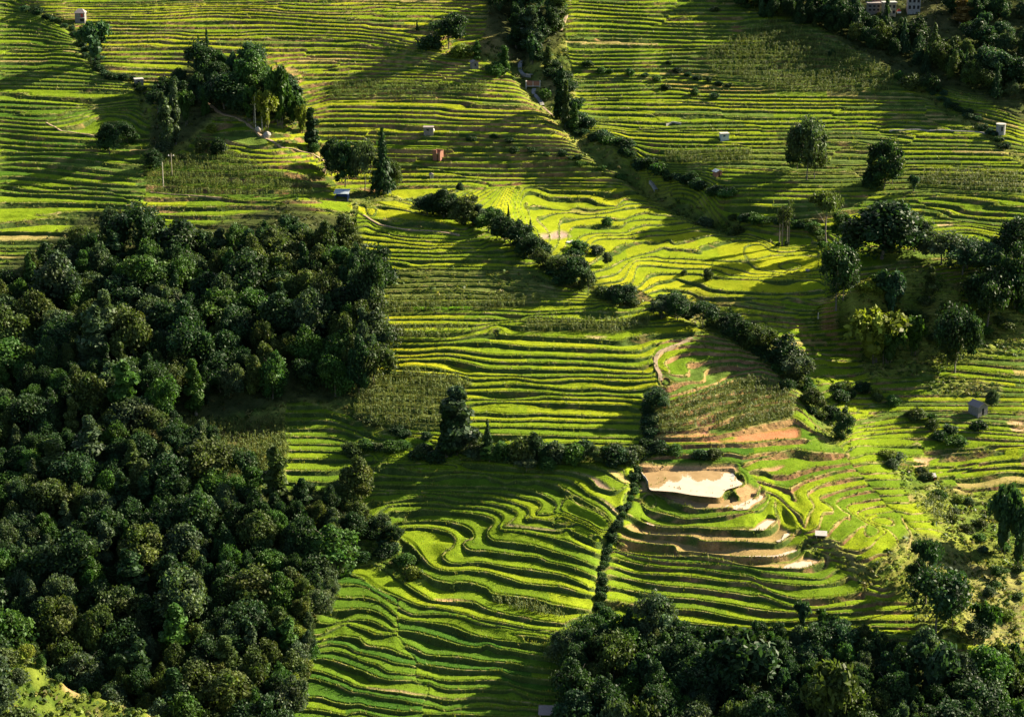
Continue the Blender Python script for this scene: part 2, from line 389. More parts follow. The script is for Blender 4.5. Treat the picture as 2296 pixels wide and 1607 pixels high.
zone('lower_mid', 'O 886,1339 938,1358 980,1363 1046,1379 1099,1398 1177,1412 1255,1416 1290,1421 1310,1480 1310,1720 940,1720 950,1580 965,1534 930,1526 929,1474 891,1421 889,1361', 1.0, '''
-1:T6 0,1840 1500,1840
0:T6 0,1720 800,1740 1500,1730
1:T6 0,1620 400,1625 900,1640 1500,1650
2:T6 0,1510 100,1530 220,1570 400,1545 600,1530 850,1530 1050,1555 1220,1545 1600,1590
3:T6 0,1385 100,1420 220,1445 450,1440 600,1425 780,1425 950,1440 1150,1470 1310,1480 1690,1520
4:T6 30,1230 130,1275 280,1310 500,1305 750,1300 950,1310 1100,1305 1300,1390 1690,1430
5:T6 -200,1115 0,1140 150,1185 300,1200 500,1195 830,1190 1000,1200 1130,1250 1300,1290 1560,1335 1690,1345
6:T6 -230,945 -110,985 0,1005 200,1030 440,1055 720,1065 920,1060 1050,1110 1230,1140 1400,1165 1690,1195
7:T6 -590,665 -470,700 -310,745 -160,800 -40,860 150,880 350,888 500,905 700,945 860,955 950,965 1150,985 1400,1030 1690,1055
8:T6 -370,552 -200,572 0,622 150,662 300,702 480,747 640,767 760,735 900,785 1080,810 1280,850 1500,880 1690,905
9:T6 -336,397 -236,427 -60,442 150,472 330,512 480,567 640,622 800,647 880,672 1100,697 1350,732 1580,757 1690,767
10:T6 -396,250 -310,300 -200,345 -60,350 130,343 300,356 450,386 600,441 800,481 1000,506 1250,546 1500,579 1690,601
11:T6 -410,120 -270,172 -120,228 0,253 120,257 250,285 380,315 500,345 640,395 800,425 1000,462 1250,512 1500,545 1690,560''')
zone('right_side', 'O 1850,520 2060,560 2390,560 2390,1720 1950,1720 1950,1420 1965,1345 2065,1330 2110,1250 2065,1195 1985,1130 1910,1040 1862,960 1800,850 1700,790 1600,735 1470,680 1850,668', 0.75, '''
-14:J 2000,1000 2296,950
-8:J 1950,700 2296,650
-4:J 1900,450 2296,350
-1:J 1850,200 2296,160
0:J 1750,130 2000,130 2200,90
1:J 1720,87 1950,65 2150,30
2:G 1680,1515 1850,1500 2050,1465 2296,1440
3:G 1500,1470 1700,1460 1950,1430 2296,1390
5:G 1230,1340 1700,1320 2296,1330
8:G 1180,1230 1500,1200 2296,1230
10:G 1200,1165 1540,1140 2296,1150
13:G 1150,1050 1600,1045 2296,1050
16:G 1100,960 1650,900 2296,960
20:G 950,780 1500,760 2296,770
24:G 900,640 1500,600 2296,600
29:G 300,430 900,500 1300,440 2296,400
34:G 1000,380 1300,330 2296,250
38:G 1100,250 1600,200 2296,130''')
# dips of the ground along streams and gullies: (line, depth m, half-width px)
GULLIES = [('O 1425,1035 1412,1112 1372,1190 1352,1258 1340,1335 1330,1420', 1.3, 3.5),
           ('O 1165,40 1180,170 1250,250 1330,330 1400,370 1460,420 1560,470 1640,500', 3.6, 10),
           ('O 940,455 1060,480 1190,545 1250,595 1340,650 1420,670', 1.0, 7),
           ('O 70,20 150,55 215,150 300,185 330,260', .9, 4),
           ('O 1450,885 1452,1000', 1.5, 4),
           ('O 1560,690 1700,760 1800,850 1870,960', 3.2, 13),
           ('O 2060,200 2130,250 2200,290 2296,360', .9, 4)]
# ---------------------------------------------------------------- the shape of the hillside
U0, U1, V0, V1 = -56.0, 1080.0, -70.0, 760.0
# overall lie of the land: slope along each column of view, steeper on the spurs, gentle in the basin
gu = np.arange(U0, U1 + .1, 4.0); gv = np.arange(V0, V1 + .1, 1.0)
GU, GV = np.meshgrid(gu, gv)
SLOPE = np.full(GU.shape, .275)
def blob(cx, cy, rx, ry, val):
    global SLOPE
    w = np.exp(-(((GU - cx * .446) / (rx * .446)) ** 2 + ((GV - cy * .446) / (ry * .446)) ** 2))
    SLOPE = SLOPE * (1 - w) + val * w
blob(850, 440, 100, 30, .08)
blob(600, 250, 150, 110, .36)
blob(300, 600, 300, 130, .22)
blob(1600, 760, 200, 70, .36)
def box_(a, r, ax):
    c = np.cumsum(np.pad(a, [(r + 1, r) if k == ax else (0, 0) for k in (0, 1)], 'edge'), axis=ax)
    return (np.take(c, np.arange(2 * r + 1, c.shape[ax]), ax) - np.take(c, np.arange(0, c.shape[ax] - 2 * r - 1), ax)) / (2 * r + 1)
def interp2(arr, u, v, u0, v0, du, dv):
    x = np.clip((u - u0) / du, 0, arr.shape[1] - 1.001); y = np.clip((v - v0) / dv, 0, arr.shape[0] - 1.001)
    xi, yi = x.astype(int), y.astype(int); fx, fy = x - xi, y - yi
    return (arr[yi, xi] * (1 - fx) + arr[yi, xi + 1] * fx) * (1 - fy) + (arr[yi + 1, xi] * (1 - fx) + arr[yi + 1, xi + 1] * fx) * fy
fl = in_poly(GU, GV, pts('O 990,455 1080,425 1300,420 1480,425 1640,500 1845,535 1850,665 1480,672 1425,645 1330,640 1250,590 1150,530')).astype(float)
for _ in range(3): fl = box_((box_(fl, 8, 0)), 5, 1)
SL2 = SLOPE * (1 - fl) + .03 * fl
_, dyy, dzz = ray(0.0, gv)
TAN = -dzz / dyy
def climb(S_):
    Y = np.zeros(GU.shape); Y[-1] = 358.0
    for j in range(len(gv) - 2, -1, -1): Y[j] = Y[j + 1] * (TAN[j + 1] + S_[j]) / (TAN[j] + S_[j])
    return Y
# the basin floor is nearly flat; the slopes above it are the steeper for it and rejoin the general fall
back = np.clip((430 * .446 - GV) / (330 * .446), 0, 1); back = back * back * (3 - 2 * back)
Y = climb(SL2) * (1 - back) + climb(SLOPE) * back
Z0 = CZ - Y * TAN[:, None]
def z0_at(u, v): return interp2(Z0, np.asarray(u, float), np.asarray(v, float), U0, V0, 4.0, 1.0)

def lap(f):
    p = np.pad(f, 1, 'edge')
    return p[:-2, 1:-1] + p[2:, 1:-1] + p[1:-1, :-2] + p[1:-1, 2:] - 4 * f
def fit_surface(shape, idx, wts, val, alpha, beta, f0, iters):
    """smooth surface through scattered readings (idx: 4 cells per reading, wts: bilinear weights)"""
    n = shape[0] * shape[1]
    def A(f):
        r = alpha * lap(lap(f)) + beta * f
        s = (f.ravel()[idx] * wts).sum(0)
        return r + np.bincount(idx.ravel(), (wts * s).ravel(), n).reshape(shape)
    b = np.bincount(idx.ravel(), (wts * val).ravel(), n).reshape(shape)
    x = f0; r = b - A(x); p = r.copy(); rs = (r * r).sum()
    for _ in range(iters):
        Ap = A(p); a = rs / max(1e-30, (p * Ap).sum())
        x = x + a * p; r = r - a * Ap; rn = (r * r).sum()
        if rn < 1e-9: break
        p = r + rn / rs * p; rs = rn
    return x
def catmull(x, n):
    i = np.clip(np.floor(x).astype(int), 1, n - 3); f = np.clip(x - i, -1, 2)
    w = np.stack([-.5 * f + f * f - .5 * f ** 3, 1 - 2.5 * f * f + 1.5 * f ** 3, .5 * f + 2 * f * f - 1.5 * f ** 3, -.5 * f * f + .5 * f ** 3])
    return i, w
def upsample(arr, x, y):
    xi, wx = catmull(x, arr.shape[1]); yi, wy = catmull(y, arr.shape[0])
    t = sum(wy[k][:, None] * arr[yi + k - 1] for k in range(4))
    return sum(wx[k][None, :] * t[:, xi + k - 1] for k in range(4))

# fine grid of the terrain sheet
QU = 0.95
fu = np.arange(U0 + 2, U1 - 2, QU)
fv = np.concatenate([np.arange(V0 + 2, -4, 2.0), np.arange(-4, 210, .27), np.arange(210, 470, .34), np.arange(470, 722, .45), np.arange(722, V1 - 2, 2.0)])
NU, NV = len(fu), len(fv)
# zone map
mu = np.arange(U0, U1 + .1, 1.0); mv = np.arange(V0, V1 + .1, 1.0)
MU, MV = np.meshgrid(mu, mv)
names = list(ZONES)
zmap = np.zeros(MU.shape, int)
wob_u = (fbm(MU / 14, MV / 14, 2) - .5) * 5; wob_v = (fbm(MU / 14 + 50, MV / 14 + 9, 2) - .5) * 4
for zi, nm in enumerate(names):
    zmap[in_poly(MU + wob_u, MV + wob_v, ZONES[nm][0])] = zi
def box(a, r):
    for ax in (0, 1):
        c = np.cumsum(np.pad(a, [(r + 1, r) if k == ax else (0, 0) for k in (0, 1)], 'edge'), axis=ax)
        a = (np.take(c, np.arange(2 * r + 1, c.shape[ax]), ax) - np.take(c, np.arange(0, c.shape[ax] - 2 * r - 1), ax)) / (2 * r + 1)
    return a

f32 = np.float32
ZMAC = np.zeros((NV, NU), f32); WSUM = np.zeros((NV, NU), f32); DROP = np.zeros((NV, NU), f32)
PHI = np.zeros((NV, NU), f32); KK = np.zeros((NV, NU), f32); WBEST = np.zeros((NV, NU), f32); ZID = np.zeros((NV, NU), np.int16)
LEN = np.ones((NV, NU), f32); AMP = np.zeros((NV, NU), f32)
DTILT = np.gradient(fv); MPX = None
zone_step = {}
SOL = []
for zi, nm in enumerate(names):
    outline, amp, lines = ZONES[nm]
    m = (zmap == zi).astype(float)
    wz = box(box(m, 2), 2)
    rows = np.where(wz.max(1) > 1e-4)[0]; cols = np.where(wz.max(0) > 1e-4)[0]
    if len(rows) == 0: continue
    a0, a1, b0, b1 = mv[rows[0]] - 14, mv[rows[-1]] + 14, mu[cols[0]] - 14, mu[cols[-1]] + 14
    # readings
    allp, allk, mk, mz = [], [], [], []
    for k, p in lines:
        q = spline(p)
        allp.append(q); allk.append(np.full(len(q), k))
        zz = z0_at(q[:, 0], q[:, 1])
        mk.append(k); mz.append(zz.mean())
        a0 = min(a0, q[:, 1].min() - 4); a1 = max(a1, q[:, 1].max() + 4); b0 = min(b0, q[:, 0].min() - 4); b1 = max(b1, q[:, 0].max() + 4)
    allp = np.vstack(allp); allk = np.concatenate(allk)
    b, a = np.polyfit(mk, mz, 1)
    F = None
    for g, it in ((8.0, 250), (4.0, 250), (2.0, 220)):
        if nm == 'slope' and g < 8: break
        cu = np.arange(b0, b1 + g, g); cv = np.arange(a0, a1 + g, g)
        CU, CV = np.meshgrid(cu, cv)
        zz0 = CZ - 0 * CU
        base = (z0_at(CU, CV) - a) / b
        x = (allp[:, 0] - b0) / g; y = (allp[:, 1] - a0) / g
        xi, yi = np.clip(x.astype(int), 0, len(cu) - 2), np.clip(y.astype(int), 0, len(cv) - 2)
        fx, fy = x - xi, y - yi
        n = len(cu)
        idx = np.stack([yi * n + xi, yi * n + xi + 1, (yi + 1) * n + xi, (yi + 1) * n + xi + 1])
        wts = np.stack([(1 - fx) * (1 - fy), fx * (1 - fy), (1 - fx) * fy, fx * fy])
        rest = allk - (base.ravel()[idx] * wts).sum(0)
        if F is None: d0 = np.zeros(CU.shape)
        else: d0 = interp2(D, CU, CV, pb, pa, pg, pg)
        if nm == 'slope': D = d0
        else: D = fit_surface(CU.shape, idx, wts, rest, .03, 2e-5, d0, it)
        F = base + D; pa, pb, pg = a0, b0, g
    SOL.append(dict(zi=zi, nm=nm, a=a, b=b, F=F, pa=pa, pb=pb, g=g, wz=wz, rows=rows, cols=cols, amp=amp, allk=allk, allz=z0_at(allp[:, 0], allp[:, 1])))
# one continuous hillside: stays near the overall lie of the land while every surveyed edge runs level
zg = 4.0; LWT = .6
LU, LV = np.arange(U0, U1 + zg, zg), np.arange(V0, V1 + zg, zg)
LUU, LVV = np.meshgrid(LU, LV)
ZB = z0_at(LUU, LVV)
def ridge_adj(txt, h, hw):
    q = spline(pts(txt), 4.0); d = np.full(LUU.shape, 1e9)
    for a in q: d = np.minimum(d, (LUU - a[0]) ** 2 + (LVV - a[1]) ** 2)
    return h * np.exp(-d / hw ** 2)
ZB = ZB + ridge_adj('O 1450,1060 1410,1180 1390,1260 1375,1340', 2.2, 22)
lu = np.interp(LVV / .446, [560, 680, 760, 840, 980, 1100, 1220, 1330, 1700], [1500, 1560, 1690, 1790, 1890, 1990, 2100, 2120, 2150]) * .446
sst = lambda t: np.clip(t, 0, 1) ** 2 * (3 - 2 * np.clip(t, 0, 1))
ZB = ZB - 7.5 * sst((LUU - lu + 8) / 110) * sst((LVV / .446 - 580) / 220)
ZB = ZB + ridge_adj('O 1800,-80 1900,40 2020,130 2200,220 2380,300', -7.0, 38)
lp, lid = [], []
for s in SOL:
    if s['nm'] == 'slope': continue
    poly = ZONES[s['nm']][0]
    for k, p in ZONES[s['nm']][2]:
        q = spline(p, 3.0)
        q = q[(q[:, 0] > U0 + 4) & (q[:, 0] < U1 - 4) & (q[:, 1] > V0 + 4) & (q[:, 1] < V1 - 4)]
        if len(q) > 3: lp.append(q); lid.append(np.full(len(q), len(lid)))
for t in ('O 1500,-130 2390,-130', 'O 1400,-60 2390,-60', 'O 1500,0 2390,0', 'O 1600,60 2390,60', 'O 1750,120 2390,120', 'O 1900,200 2390,200', 'O 1850,290 2390,290', 'O 1850,380 2390,380', 'O 1850,480 2390,480', 'O -90,-60 1200,-60', 'O 800,-60 1500,-60', 'O 850,0 1450,0', 'O 900,50 1450,50', 'O 950,100 1450,100', 'O 1000,150 1450,150', 'O 1100,200 1450,200'):
    q = spline(pts(t), 3.0); q = q[(q[:, 0] > U0 + 4) & (q[:, 0] < U1 - 4) & (q[:, 1] > V0 + 4)]
    if len(q) > 3: lp.append(q); lid.append(np.full(len(q), len(lid)))
lp = np.vstack(lp); lid = np.concatenate(lid)
x = (lp[:, 0] - U0) / zg; y = (lp[:, 1] - V0) / zg
xi, yi = x.astype(int), y.astype(int); fx, fy = x - xi, y - yi; n = len(LU)
idx = np.stack([yi * n + xi, yi * n + xi + 1, (yi + 1) * n + xi, (yi + 1) * n + xi + 1])
wts = np.stack([(1 - fx) * (1 - fy), fx * (1 - fy), (1 - fx) * fy, fx * fy]) * LWT
DZ = np.zeros(ZB.shape)
cnt = np.bincount(lid)
for it in range(9):
    zc = ((ZB + DZ).ravel()[idx] * wts).sum(0) / LWT
    mean = np.bincount(lid, zc) / cnt
    val = (mean[lid] - (ZB.ravel()[idx] * wts).sum(0) / LWT) * LWT
    DZ = fit_surface(ZB.shape, idx, wts, val, 4.0, 4e-3, DZ, 110)
ZG = ZB + DZ
for s in SOL:
    zi, nm, a, b, F, pa, pb, g, wz, rows, cols, amp = (s[k] for k in ('zi', 'nm', 'a', 'b', 'F', 'pa', 'pb', 'g', 'wz', 'rows', 'cols', 'amp'))
    r0, r1 = np.searchsorted(fv, mv[rows[0]]), np.searchsorted(fv, mv[rows[-1]])
    c0, c1 = np.searchsorted(fu, mu[cols[0]]), np.searchsorted(fu, mu[cols[-1]])
    sv, su = fv[r0:r1], fu[c0:c1]
    Ff = upsample(F, (su - pb) / pg, (sv - pa) / pg)
    SU, SV = np.meshgrid(su, sv)
    w = interp2(wz, SU, SV, U0, V0, 1.0, 1.0).astype(f32)
    zm = upsample(ZG, (su - U0) / zg, (sv - V0) / zg)
    # horizontal run of one terrace, metres
    y = (CZ - zm) / (interp2(TAN[:, None].repeat(2, 1), SU * 0, SV, 0, V0, 1.0, 1.0))
    Fu = np.gradient(Ff, su, axis=1); Fv = np.gradient(Ff, sv, axis=0)
    Xu = y * KPX; Yv = -np.minimum(-np.gradient(y, sv, axis=0), -.15)
    gx, gy = Fu / Xu, Fv / Yv
    run = 1 / np.maximum(1e-3, np.hypot(gx, gy))
    Zu, Zv = np.gradient(zm, su, axis=1), np.gradient(zm, sv, axis=0)
    step = np.clip((Zu * Fu + Zv * Fv) / np.maximum(1e-5, Fu * Fu + Fv * Fv), .13, 1.9)
    step = box(step, 6)
    # worn, hand-built edges: small wandering of every edge, more in the far fields that were read more sparsely
    rough = .07 if nm in ('upper_left', 'upper_mid', 'upper_right', 'right_side', 'knoll') else .045
    x = SU * y * KPX - 512 * KPX * y
    Fj = Ff + rough * 2 * (fbm(x / 5.0 + zi * 9, y / 5.0, 3) - .5)
    if rough > .06:
        Fj = Fj + .75 * (fbm(x / 38.0 + zi * 3, y / 16.0, 2) - .5)
        # plots laid out by different hands: blocks of terraces out of step with their neighbours
        Fj = Fj + .55 * (vnoise(Ff * .8 + 11 * zi, x / 150.0) - .5)
        bnd = np.floor(Ff / 6.5 + .8 * vnoise(x / 90.0 + zi, Ff / 9.0))
        blk = np.floor((x + 30 * (vnoise(x / 22.0, Ff * .45 + 3 * zi) - .5) + 5 * (hash1(bnd + .5) - .5) * Ff + 60 * hash1(bnd * 1.3 + zi)) / (26 + 34 * hash1(bnd * 2.1 + 5 * zi)))
        hb_ = hash1(bnd * 5.7 + blk * 3.3 + zi)
        Fj = Fj + np.where(hb_ < .6, 0, (hb_ - .8) * 3.2)
        # terraces that pinch out: the phase slips along short stretches
        Fj = Fj + .42 * np.clip((vnoise(x / 34.0 + 7 * zi, y / 8.0) - .58) * 9, -.5, .5)
    k = np.floor(Fj); phi = Fj - k
    DVR = np.gradient(sv)[:, None]
    wv = np.maximum(np.clip(.30 * step / run, .06, .28), .55 * np.abs(Fv) * DVR)
    wv = np.minimum(wv, .34)
    drop = amp * step * np.where(phi < 1 - wv, phi, (1 - wv) * (1 - phi) / wv)
    ZMAC[r0:r1, c0:c1] += w * zm; WSUM[r0:r1, c0:c1] += w; DROP[r0:r1, c0:c1] += w * drop
    best = w > WBEST[r0:r1, c0:c1]
    for arr, val in ((PHI, phi), (KK, k), (WBEST, w), (ZID, np.full(w.shape, zi)), (LEN, run), (AMP, wv)):
        s = arr[r0:r1, c0:c1]; s[best] = val[best]
ZMAC /= np.maximum(WSUM, 1e-6); DROP /= np.maximum(WSUM, 1e-6)
FU, FV = np.meshgrid(fu, fv)
def dist_line(p):
    q = spline(p, 3.0); d = np.full(FU.shape, 1e9, f32)
    i0, i1 = np.searchsorted(fv, q[:, 1].min() - 30), np.searchsorted(fv, q[:, 1].max() + 30)
    j0, j1 = np.searchsorted(fu, q[:, 0].min() - 30), np.searchsorted(fu, q[:, 0].max() + 30)
    uu, vv = FU[i0:i1, j0:j1], FV[i0:i1, j0:j1]
    dd = np.full(uu.shape, 1e9)
    for s, e in zip(q[:-1], q[1:]):
        t = np.clip(((uu - s[0]) * (e[0] - s[0]) + (vv - s[1]) * (e[1] - s[1])) / max(1e-6, ((e - s) ** 2).sum()), 0, 1)
        dd = np.minimum(dd, (uu - s[0] - t * (e[0] - s[0])) ** 2 + (vv - s[1] - t * (e[1] - s[1])) ** 2)
    d[i0:i1, j0:j1] = np.sqrt(dd)
    return d
GUL = np.zeros(FU.shape, f32); CARVE = np.zeros(FU.shape, f32)
for txt, depth, hw in GULLIES:
    g = np.exp(-(dist_line(pts(txt)) / hw) ** 2)
    CARVE = np.maximum(CARVE, depth * g)
    GUL = np.maximum(GUL, g)
DX, DYY, DZZ = ray(FU, FV)
YW = (CZ - ZMAC) / (-DZZ / DYY)
# the sheet never folds back on itself: distance grows all the way up each column
YW = np.maximum.accumulate(YW[::-1] + (np.arange(NV) * .004)[:, None], axis=0)[::-1] - (np.arange(NV)[::-1] * .004)[:, None]
XW = YW * DX / DYY
ZW = ZMAC - DROP * (1 - .85 * GUL) - .7 * CARVE
# ---------------------------------------------------------------- what grows where
def soft_poly(txt, r=1):
    poly = pts(txt)
    m = in_poly(MU + wob_u * .3, MV + wob_v * .3, poly).astype(float)
    if r: m = box(m, r)
    return interp2(m, FU, FV, U0, V0, 1.0, 1.0).astype(f32)
zi_of = {n: i for i, n in enumerate(names)}
nA = fbm(XW / 9.0, YW / 9.0, 3).astype(f32)
nB = fbm(XW / 2.2 + 40, YW / 2.2, 3).astype(f32)
nC = fbm(XW / 38.0 + 80, YW / 38.0 + 11, 3).astype(f32)
nD = vnoise(XW / .7 + 3, YW / .7).astype(f32)
# plots: every terrace is split along its length into plots of slightly different ripeness
seglen = 16 + 26 * hash1(KK * 3.1 + ZID * 17)
seg = np.floor(XW / seglen + 9 * hash1(KK * 1.7 + ZID))
plot = hash1(KK * 7.3 + ZID * 13.7 + seg * 3.9).astype(f32)

RIPE = dict(slope=.2, upper_left=.34, knoll=.5, upper_mid=.62, upper_right=.52, basin=.72, centre=.55, fields_right=.25, flank=.42, pond_spur=.40, bowl=.42, lower_left=.16, lower_mid=.20, right_side=.48)
EARTH = dict(slope=.2, upper_left=.22, knoll=.45, upper_mid=.46, upper_right=.26, basin=.22, centre=.18, fields_right=.75, flank=.62, pond_spur=.42, bowl=.12, lower_left=.06, lower_mid=.06, right_side=.40)
ripe0 = np.array([RIPE[n] for n in names], f32)[ZID]
earth = np.array([EARTH[n] for n in names], f32)[ZID]
amp_z = np.array([ZONES[n][1] for n in names], f32)[ZID]
ripe0 = ripe0 + .34 * np.exp(-(((FU - 390) / 70) ** 2 + ((FV - 355) / 36) ** 2)).astype(f32)
ripe0 = np.maximum(ripe0, .98 * soft_poly('O 770,455 900,462 1010,500 1100,520 1000,500 850,490 790,470', 1))
ripe = np.clip(ripe0 + .42 * (plot - .5) + .35 * (nC - .5) + .14 * (nA - .5), 0, 1)
def rgb(*c): return np.array(c, f32)
def mix(a, b, t): return a * (1 - t[..., None]) + b * t[..., None]
young, mid, gold = rgb(.038, .092, .012), rgb(.132, .190, .011), rgb(.255, .265, .013)  # young green is darkened to carry the partial light on the lower terraces
one = np.ones(FU.shape + (1,), f32)
RICE = np.where((ripe < .5)[..., None], mix(one * young, one * mid, np.clip(ripe * 2, 0, 1)), mix(one * mid, one * gold, np.clip(ripe * 2 - 1, 0, 1)))
RICE *= (.86 + .28 * nB)[..., None]
tall = np.where(ZID == zi_of['basin'], .16, .34).astype(f32)                         # crop height over the bund
crop = RICE
def cover(txt, col, h, r=1, var=.5, w=1.0):
    global crop, tall
    m = soft_poly(txt, r) * w
    c = one * rgb(*col) * (1 - var / 2 + var * nB[..., None])
    crop = mix(crop, c, m); tall = tall * (1 - m) + h * m
# odd plots left to weeds, beans or stubble
ph2 = hash1(KK * 11.9 + ZID * 5.1 + seg * 8.3).astype(f32)
far = np.isin(ZID, [zi_of[n] for n in ('upper_left', 'upper_mid', 'upper_right', 'right_side', 'knoll', 'fields_right')])
m_w = (far & (ph2 < .13)).astype(f32) * .8; m_s = (far & (ph2 > .95)).astype(f32) * .75
crop = mix(crop, one * rgb(.062, .100, .024) * (.5 + nB[..., None]), m_w); crop = mix(crop, one * rgb(.27, .20, .085) * (.7 + .6 * nB[..., None]), m_s)
# maize, beans and weedy plots
WEEDY = ['U1 270,895 730,900 2100,905 2330,960 2600,1180 2560,1290 2296,1290 430,1285 250,1150', 'U1 30,1300 2330,1290 2330,1340 1460,1440 40,1500',
         'U2 60,655 700,690 1250,760 1480,830 1350,960 1330,1300 1000,1440 100,1440 -60,1200 0,800', 'U3 0,560 870,590 1600,560 1600,650 1150,720 500,690 0,720',
         'U4 380,640 860,480 1250,350 1800,250 2100,340 2270,520 2200,760 1500,900 960,900 500,980']
for t in WEEDY: cover(t, (.085, .105, .026), .5, 1, .8)
cover('U2 70,140 1540,150 1540,210 1200,215 1130,300 70,290', (.15, .22, .02), .5, 1, .6)
cover('U1 690,1350 1450,1345 1450,1440 690,1440', (.10, .21, .012), .5, 1, .6)
cover('C 450,130 900,150 1600,440 1500,600 700,600 300,480 0,390 0,330 600,300', (.075, .115, .030), .4, 3, .7, .75)
cover('C 1000,830 1500,860 1500,1060 1650,1100 2296,1090 2296,1260 1500,1250 900,1200 560,1060 0,1040 0,960 560,960', (.070, .100, .030), .5, 3, .8, .7)
cover('B 0,520 600,540 1000,545 1000,590 600,600 0,640', (.07, .12, .03), .5, 2, .7, .8)
cover('B 1050,895 1740,910 1960,1060 1960,1150 1500,1090 1200,1010', (.06, .095, .022), .4, 3, .8, .7)
cover('A 880,1000 1450,950 1750,1100 2100,1200 2100,1270 1400,1260 950,1240 880,1150', (.060, .120, .018), .4, 3, .8, .8)
cover('D 1000,1230 1850,1180 1850,1450 1700,1560 1300,1500 1000,1350', (.09, .14, .02), .4, 3, .8, .8)
# bare soil, mud and drained plots
def soil(txt, col, r=1, w=1.0): cover(txt, col, .0, r, .35, w)
RED, TAN_, MUD, GREY = (.36, .135, .065), (.40, .27, .15), (.30, .195, .095), (.21, .145, .105)
soil('T6 -90,1400 100,1405 250,1435 500,1412 800,1410 1000,1440 1310,1470 1310,1486 1100,1470 780,1432 450,1448 200,1455 0,1395', TAN_)
soil('T5 1000,1275 1200,1290 1450,1305 1600,1345 1850,1390 2000,1412 2000,1440 1870,1428 1700,1392 1500,1355 1200,1322 990,1296', TAN_)
soil('T5 1840,120 2050,130 2210,150 2380,190 2360,205 2160,190 1900,165', (.45, .27, .14))
soil('T2 1480,105 1650,130 1830,190 1950,270 2020,330 1930,340 1830,300 1750,215 1640,158', GREY)
soil('T2 1900,90 2060,80 2200,160 2260,215 2180,245 2050,190', (.30, .24, .09))
soil('T2 1780,440 1900,450 2100,590 2200,640 2050,640 1930,540', GREY)
soil('T2 680,770 900,790 1390,850 1390,862 1100,850 900,822 620,790', GREY)
soil('U5 195,880 300,872 470,828 530,850 600,905 440,940 250,942', (.27, .20, .15))
soil('U5 560,570 700,560 900,560 1000,590 830,610 620,600', (.20, .16, .07), 1, .7)
soil('U4 960,760 1080,700 1240,720 1250,790 1120,860 1100,950 1000,930', (.25, .13, .09))
soil('U4 560,985 900,965 1200,960 1300,1040 1480,1010 1470,930 1500,900 2200,830 2296,860 2296,1010 1600,1050 1280,1070 900,1040 600,1030', (.33, .145, .07), 2)
soil('T3 1720,255 1800,240 2050,165 2119,165 2000,240 1850,275 1740,300', (.33, .19, .10))
soil('U3 780,765 1060,763 1050,782 900,790', (.42, .29, .17))
soil('C 0,525 100,530 700,575 700,590 300,590 0,545', (.34, .18, .09), 2, .7)
soil('C 1750,500 2080,520 1950,540 1750,515', (.40, .22, .12), 1)
soil('C 1930,230 2080,280 2070,325 1990,320', (.42, .25, .14), 1)
soil('C 1730,1435 1840,1425 1830,1450 1750,1450', (.42, .28, .16), 1)
soil('G 1590,1420 1760,1410 1690,1440 1680,1500 1600,1490', (.36, .24, .13))
soil('G 2180,1200 2296,1170 2296,1270 2230,1260', (.36, .24, .13))
soil('U6 700,1350 1000,1360 1000,1400 700,1390', (.30, .20, .08), 1, .6)
MUDS = 'T3 150,880 500,965 950,985 1850,1000 2000,850 2080,960 2230,1060 2060,1190 2290,1210 2340,1260 2200,1370 1600,1400 1000,1330 700,1290 560,1230 0,1200 0,990'
soil(MUDS, (.25, .165, .078), 1, .85)
soil('T3 0,1235 550,1285 1080,1375 800,1365 0,1285', (.24, .14, .08))
soil('T3 1100,1390 1500,1420 2200,1400 2330,1330 2700,1330 2640,1480 2296,1515 1700,1490 1300,1410', MUD, 1, .8)
soil('T3 200,160 1480,170 1520,330 1600,430 1850,520 1870,620 1700,740 1640,765 1000,765 620,620 300,520', MUD, 1, 1.0)
cover('T3 120,570 420,570 560,640 800,745 1000,780 1680,760 1680,790 1000,885 820,893 480,820 290,700', (.075, .125, .012), .3, 0, .3)

# terrace anatomy: bank, bund, crop
phi, w_b = PHI, AMP
ter = np.clip(amp_z * 2.2, 0, 1) * np.clip((WBEST - .30) * 3, 0, 1) * (1 - .9 * GUL)
bw = np.clip(.30 / LEN, .025, .13)
bank = np.clip((phi - (1 - w_b)) / .03, 0, 1)
lip = np.clip((bw - phi) / .015, 0, 1)
tread = np.clip(1 - bank - lip, 0, 1)
ZW = ZW + ter * tread * tall * (.75 + .5 * nB) * np.clip((phi - bw) * 14, 0, 1) + ter * lip * (.10 + .14 * nB)
ZW = ZW + ter * bank * .22 * (nD - .5)
grass_b = one * rgb(.048, .074, .018) * (.6 + .8 * nB[..., None])
earth_b = mix(one * rgb(.26, .165, .072), one * rgb(.15, .085, .045), np.clip((nA - .35) * 3, 0, 1)) * (.65 + .7 * nD[..., None])
e_amt = np.clip((earth + .9 * (fbm(XW / 6.5 + 300, YW / 2.0, 3) - .5) - .5) * 3.2 + .5, 0, 1).astype(f32)
BANK = mix(grass_b, earth_b, e_amt)
LIP = mix(one * rgb(.10, .135, .022), one * rgb(.25, .21, .085), np.clip((nB - .42) * 3.4 + (earth - .45), 0, 1))
wild = mix(one * rgb(.060, .088, .020), one * rgb(.155, .165, .038), np.clip((nA - .36) * 3.2, 0, 1)) * (.6 + .8 * nB[..., None])
wild = mix(wild, one * rgb(.22, .15, .07) * (.8 + .4 * nB[..., None]), np.clip((nC - .60) * 5, 0, .6))
COLR = crop * tread[..., None] + BANK * bank[..., None] + LIP * lip[..., None]
COLR /= np.maximum(1e-3, (tread + bank + lip))[..., None]
COLR = mix(wild, COLR, ter)
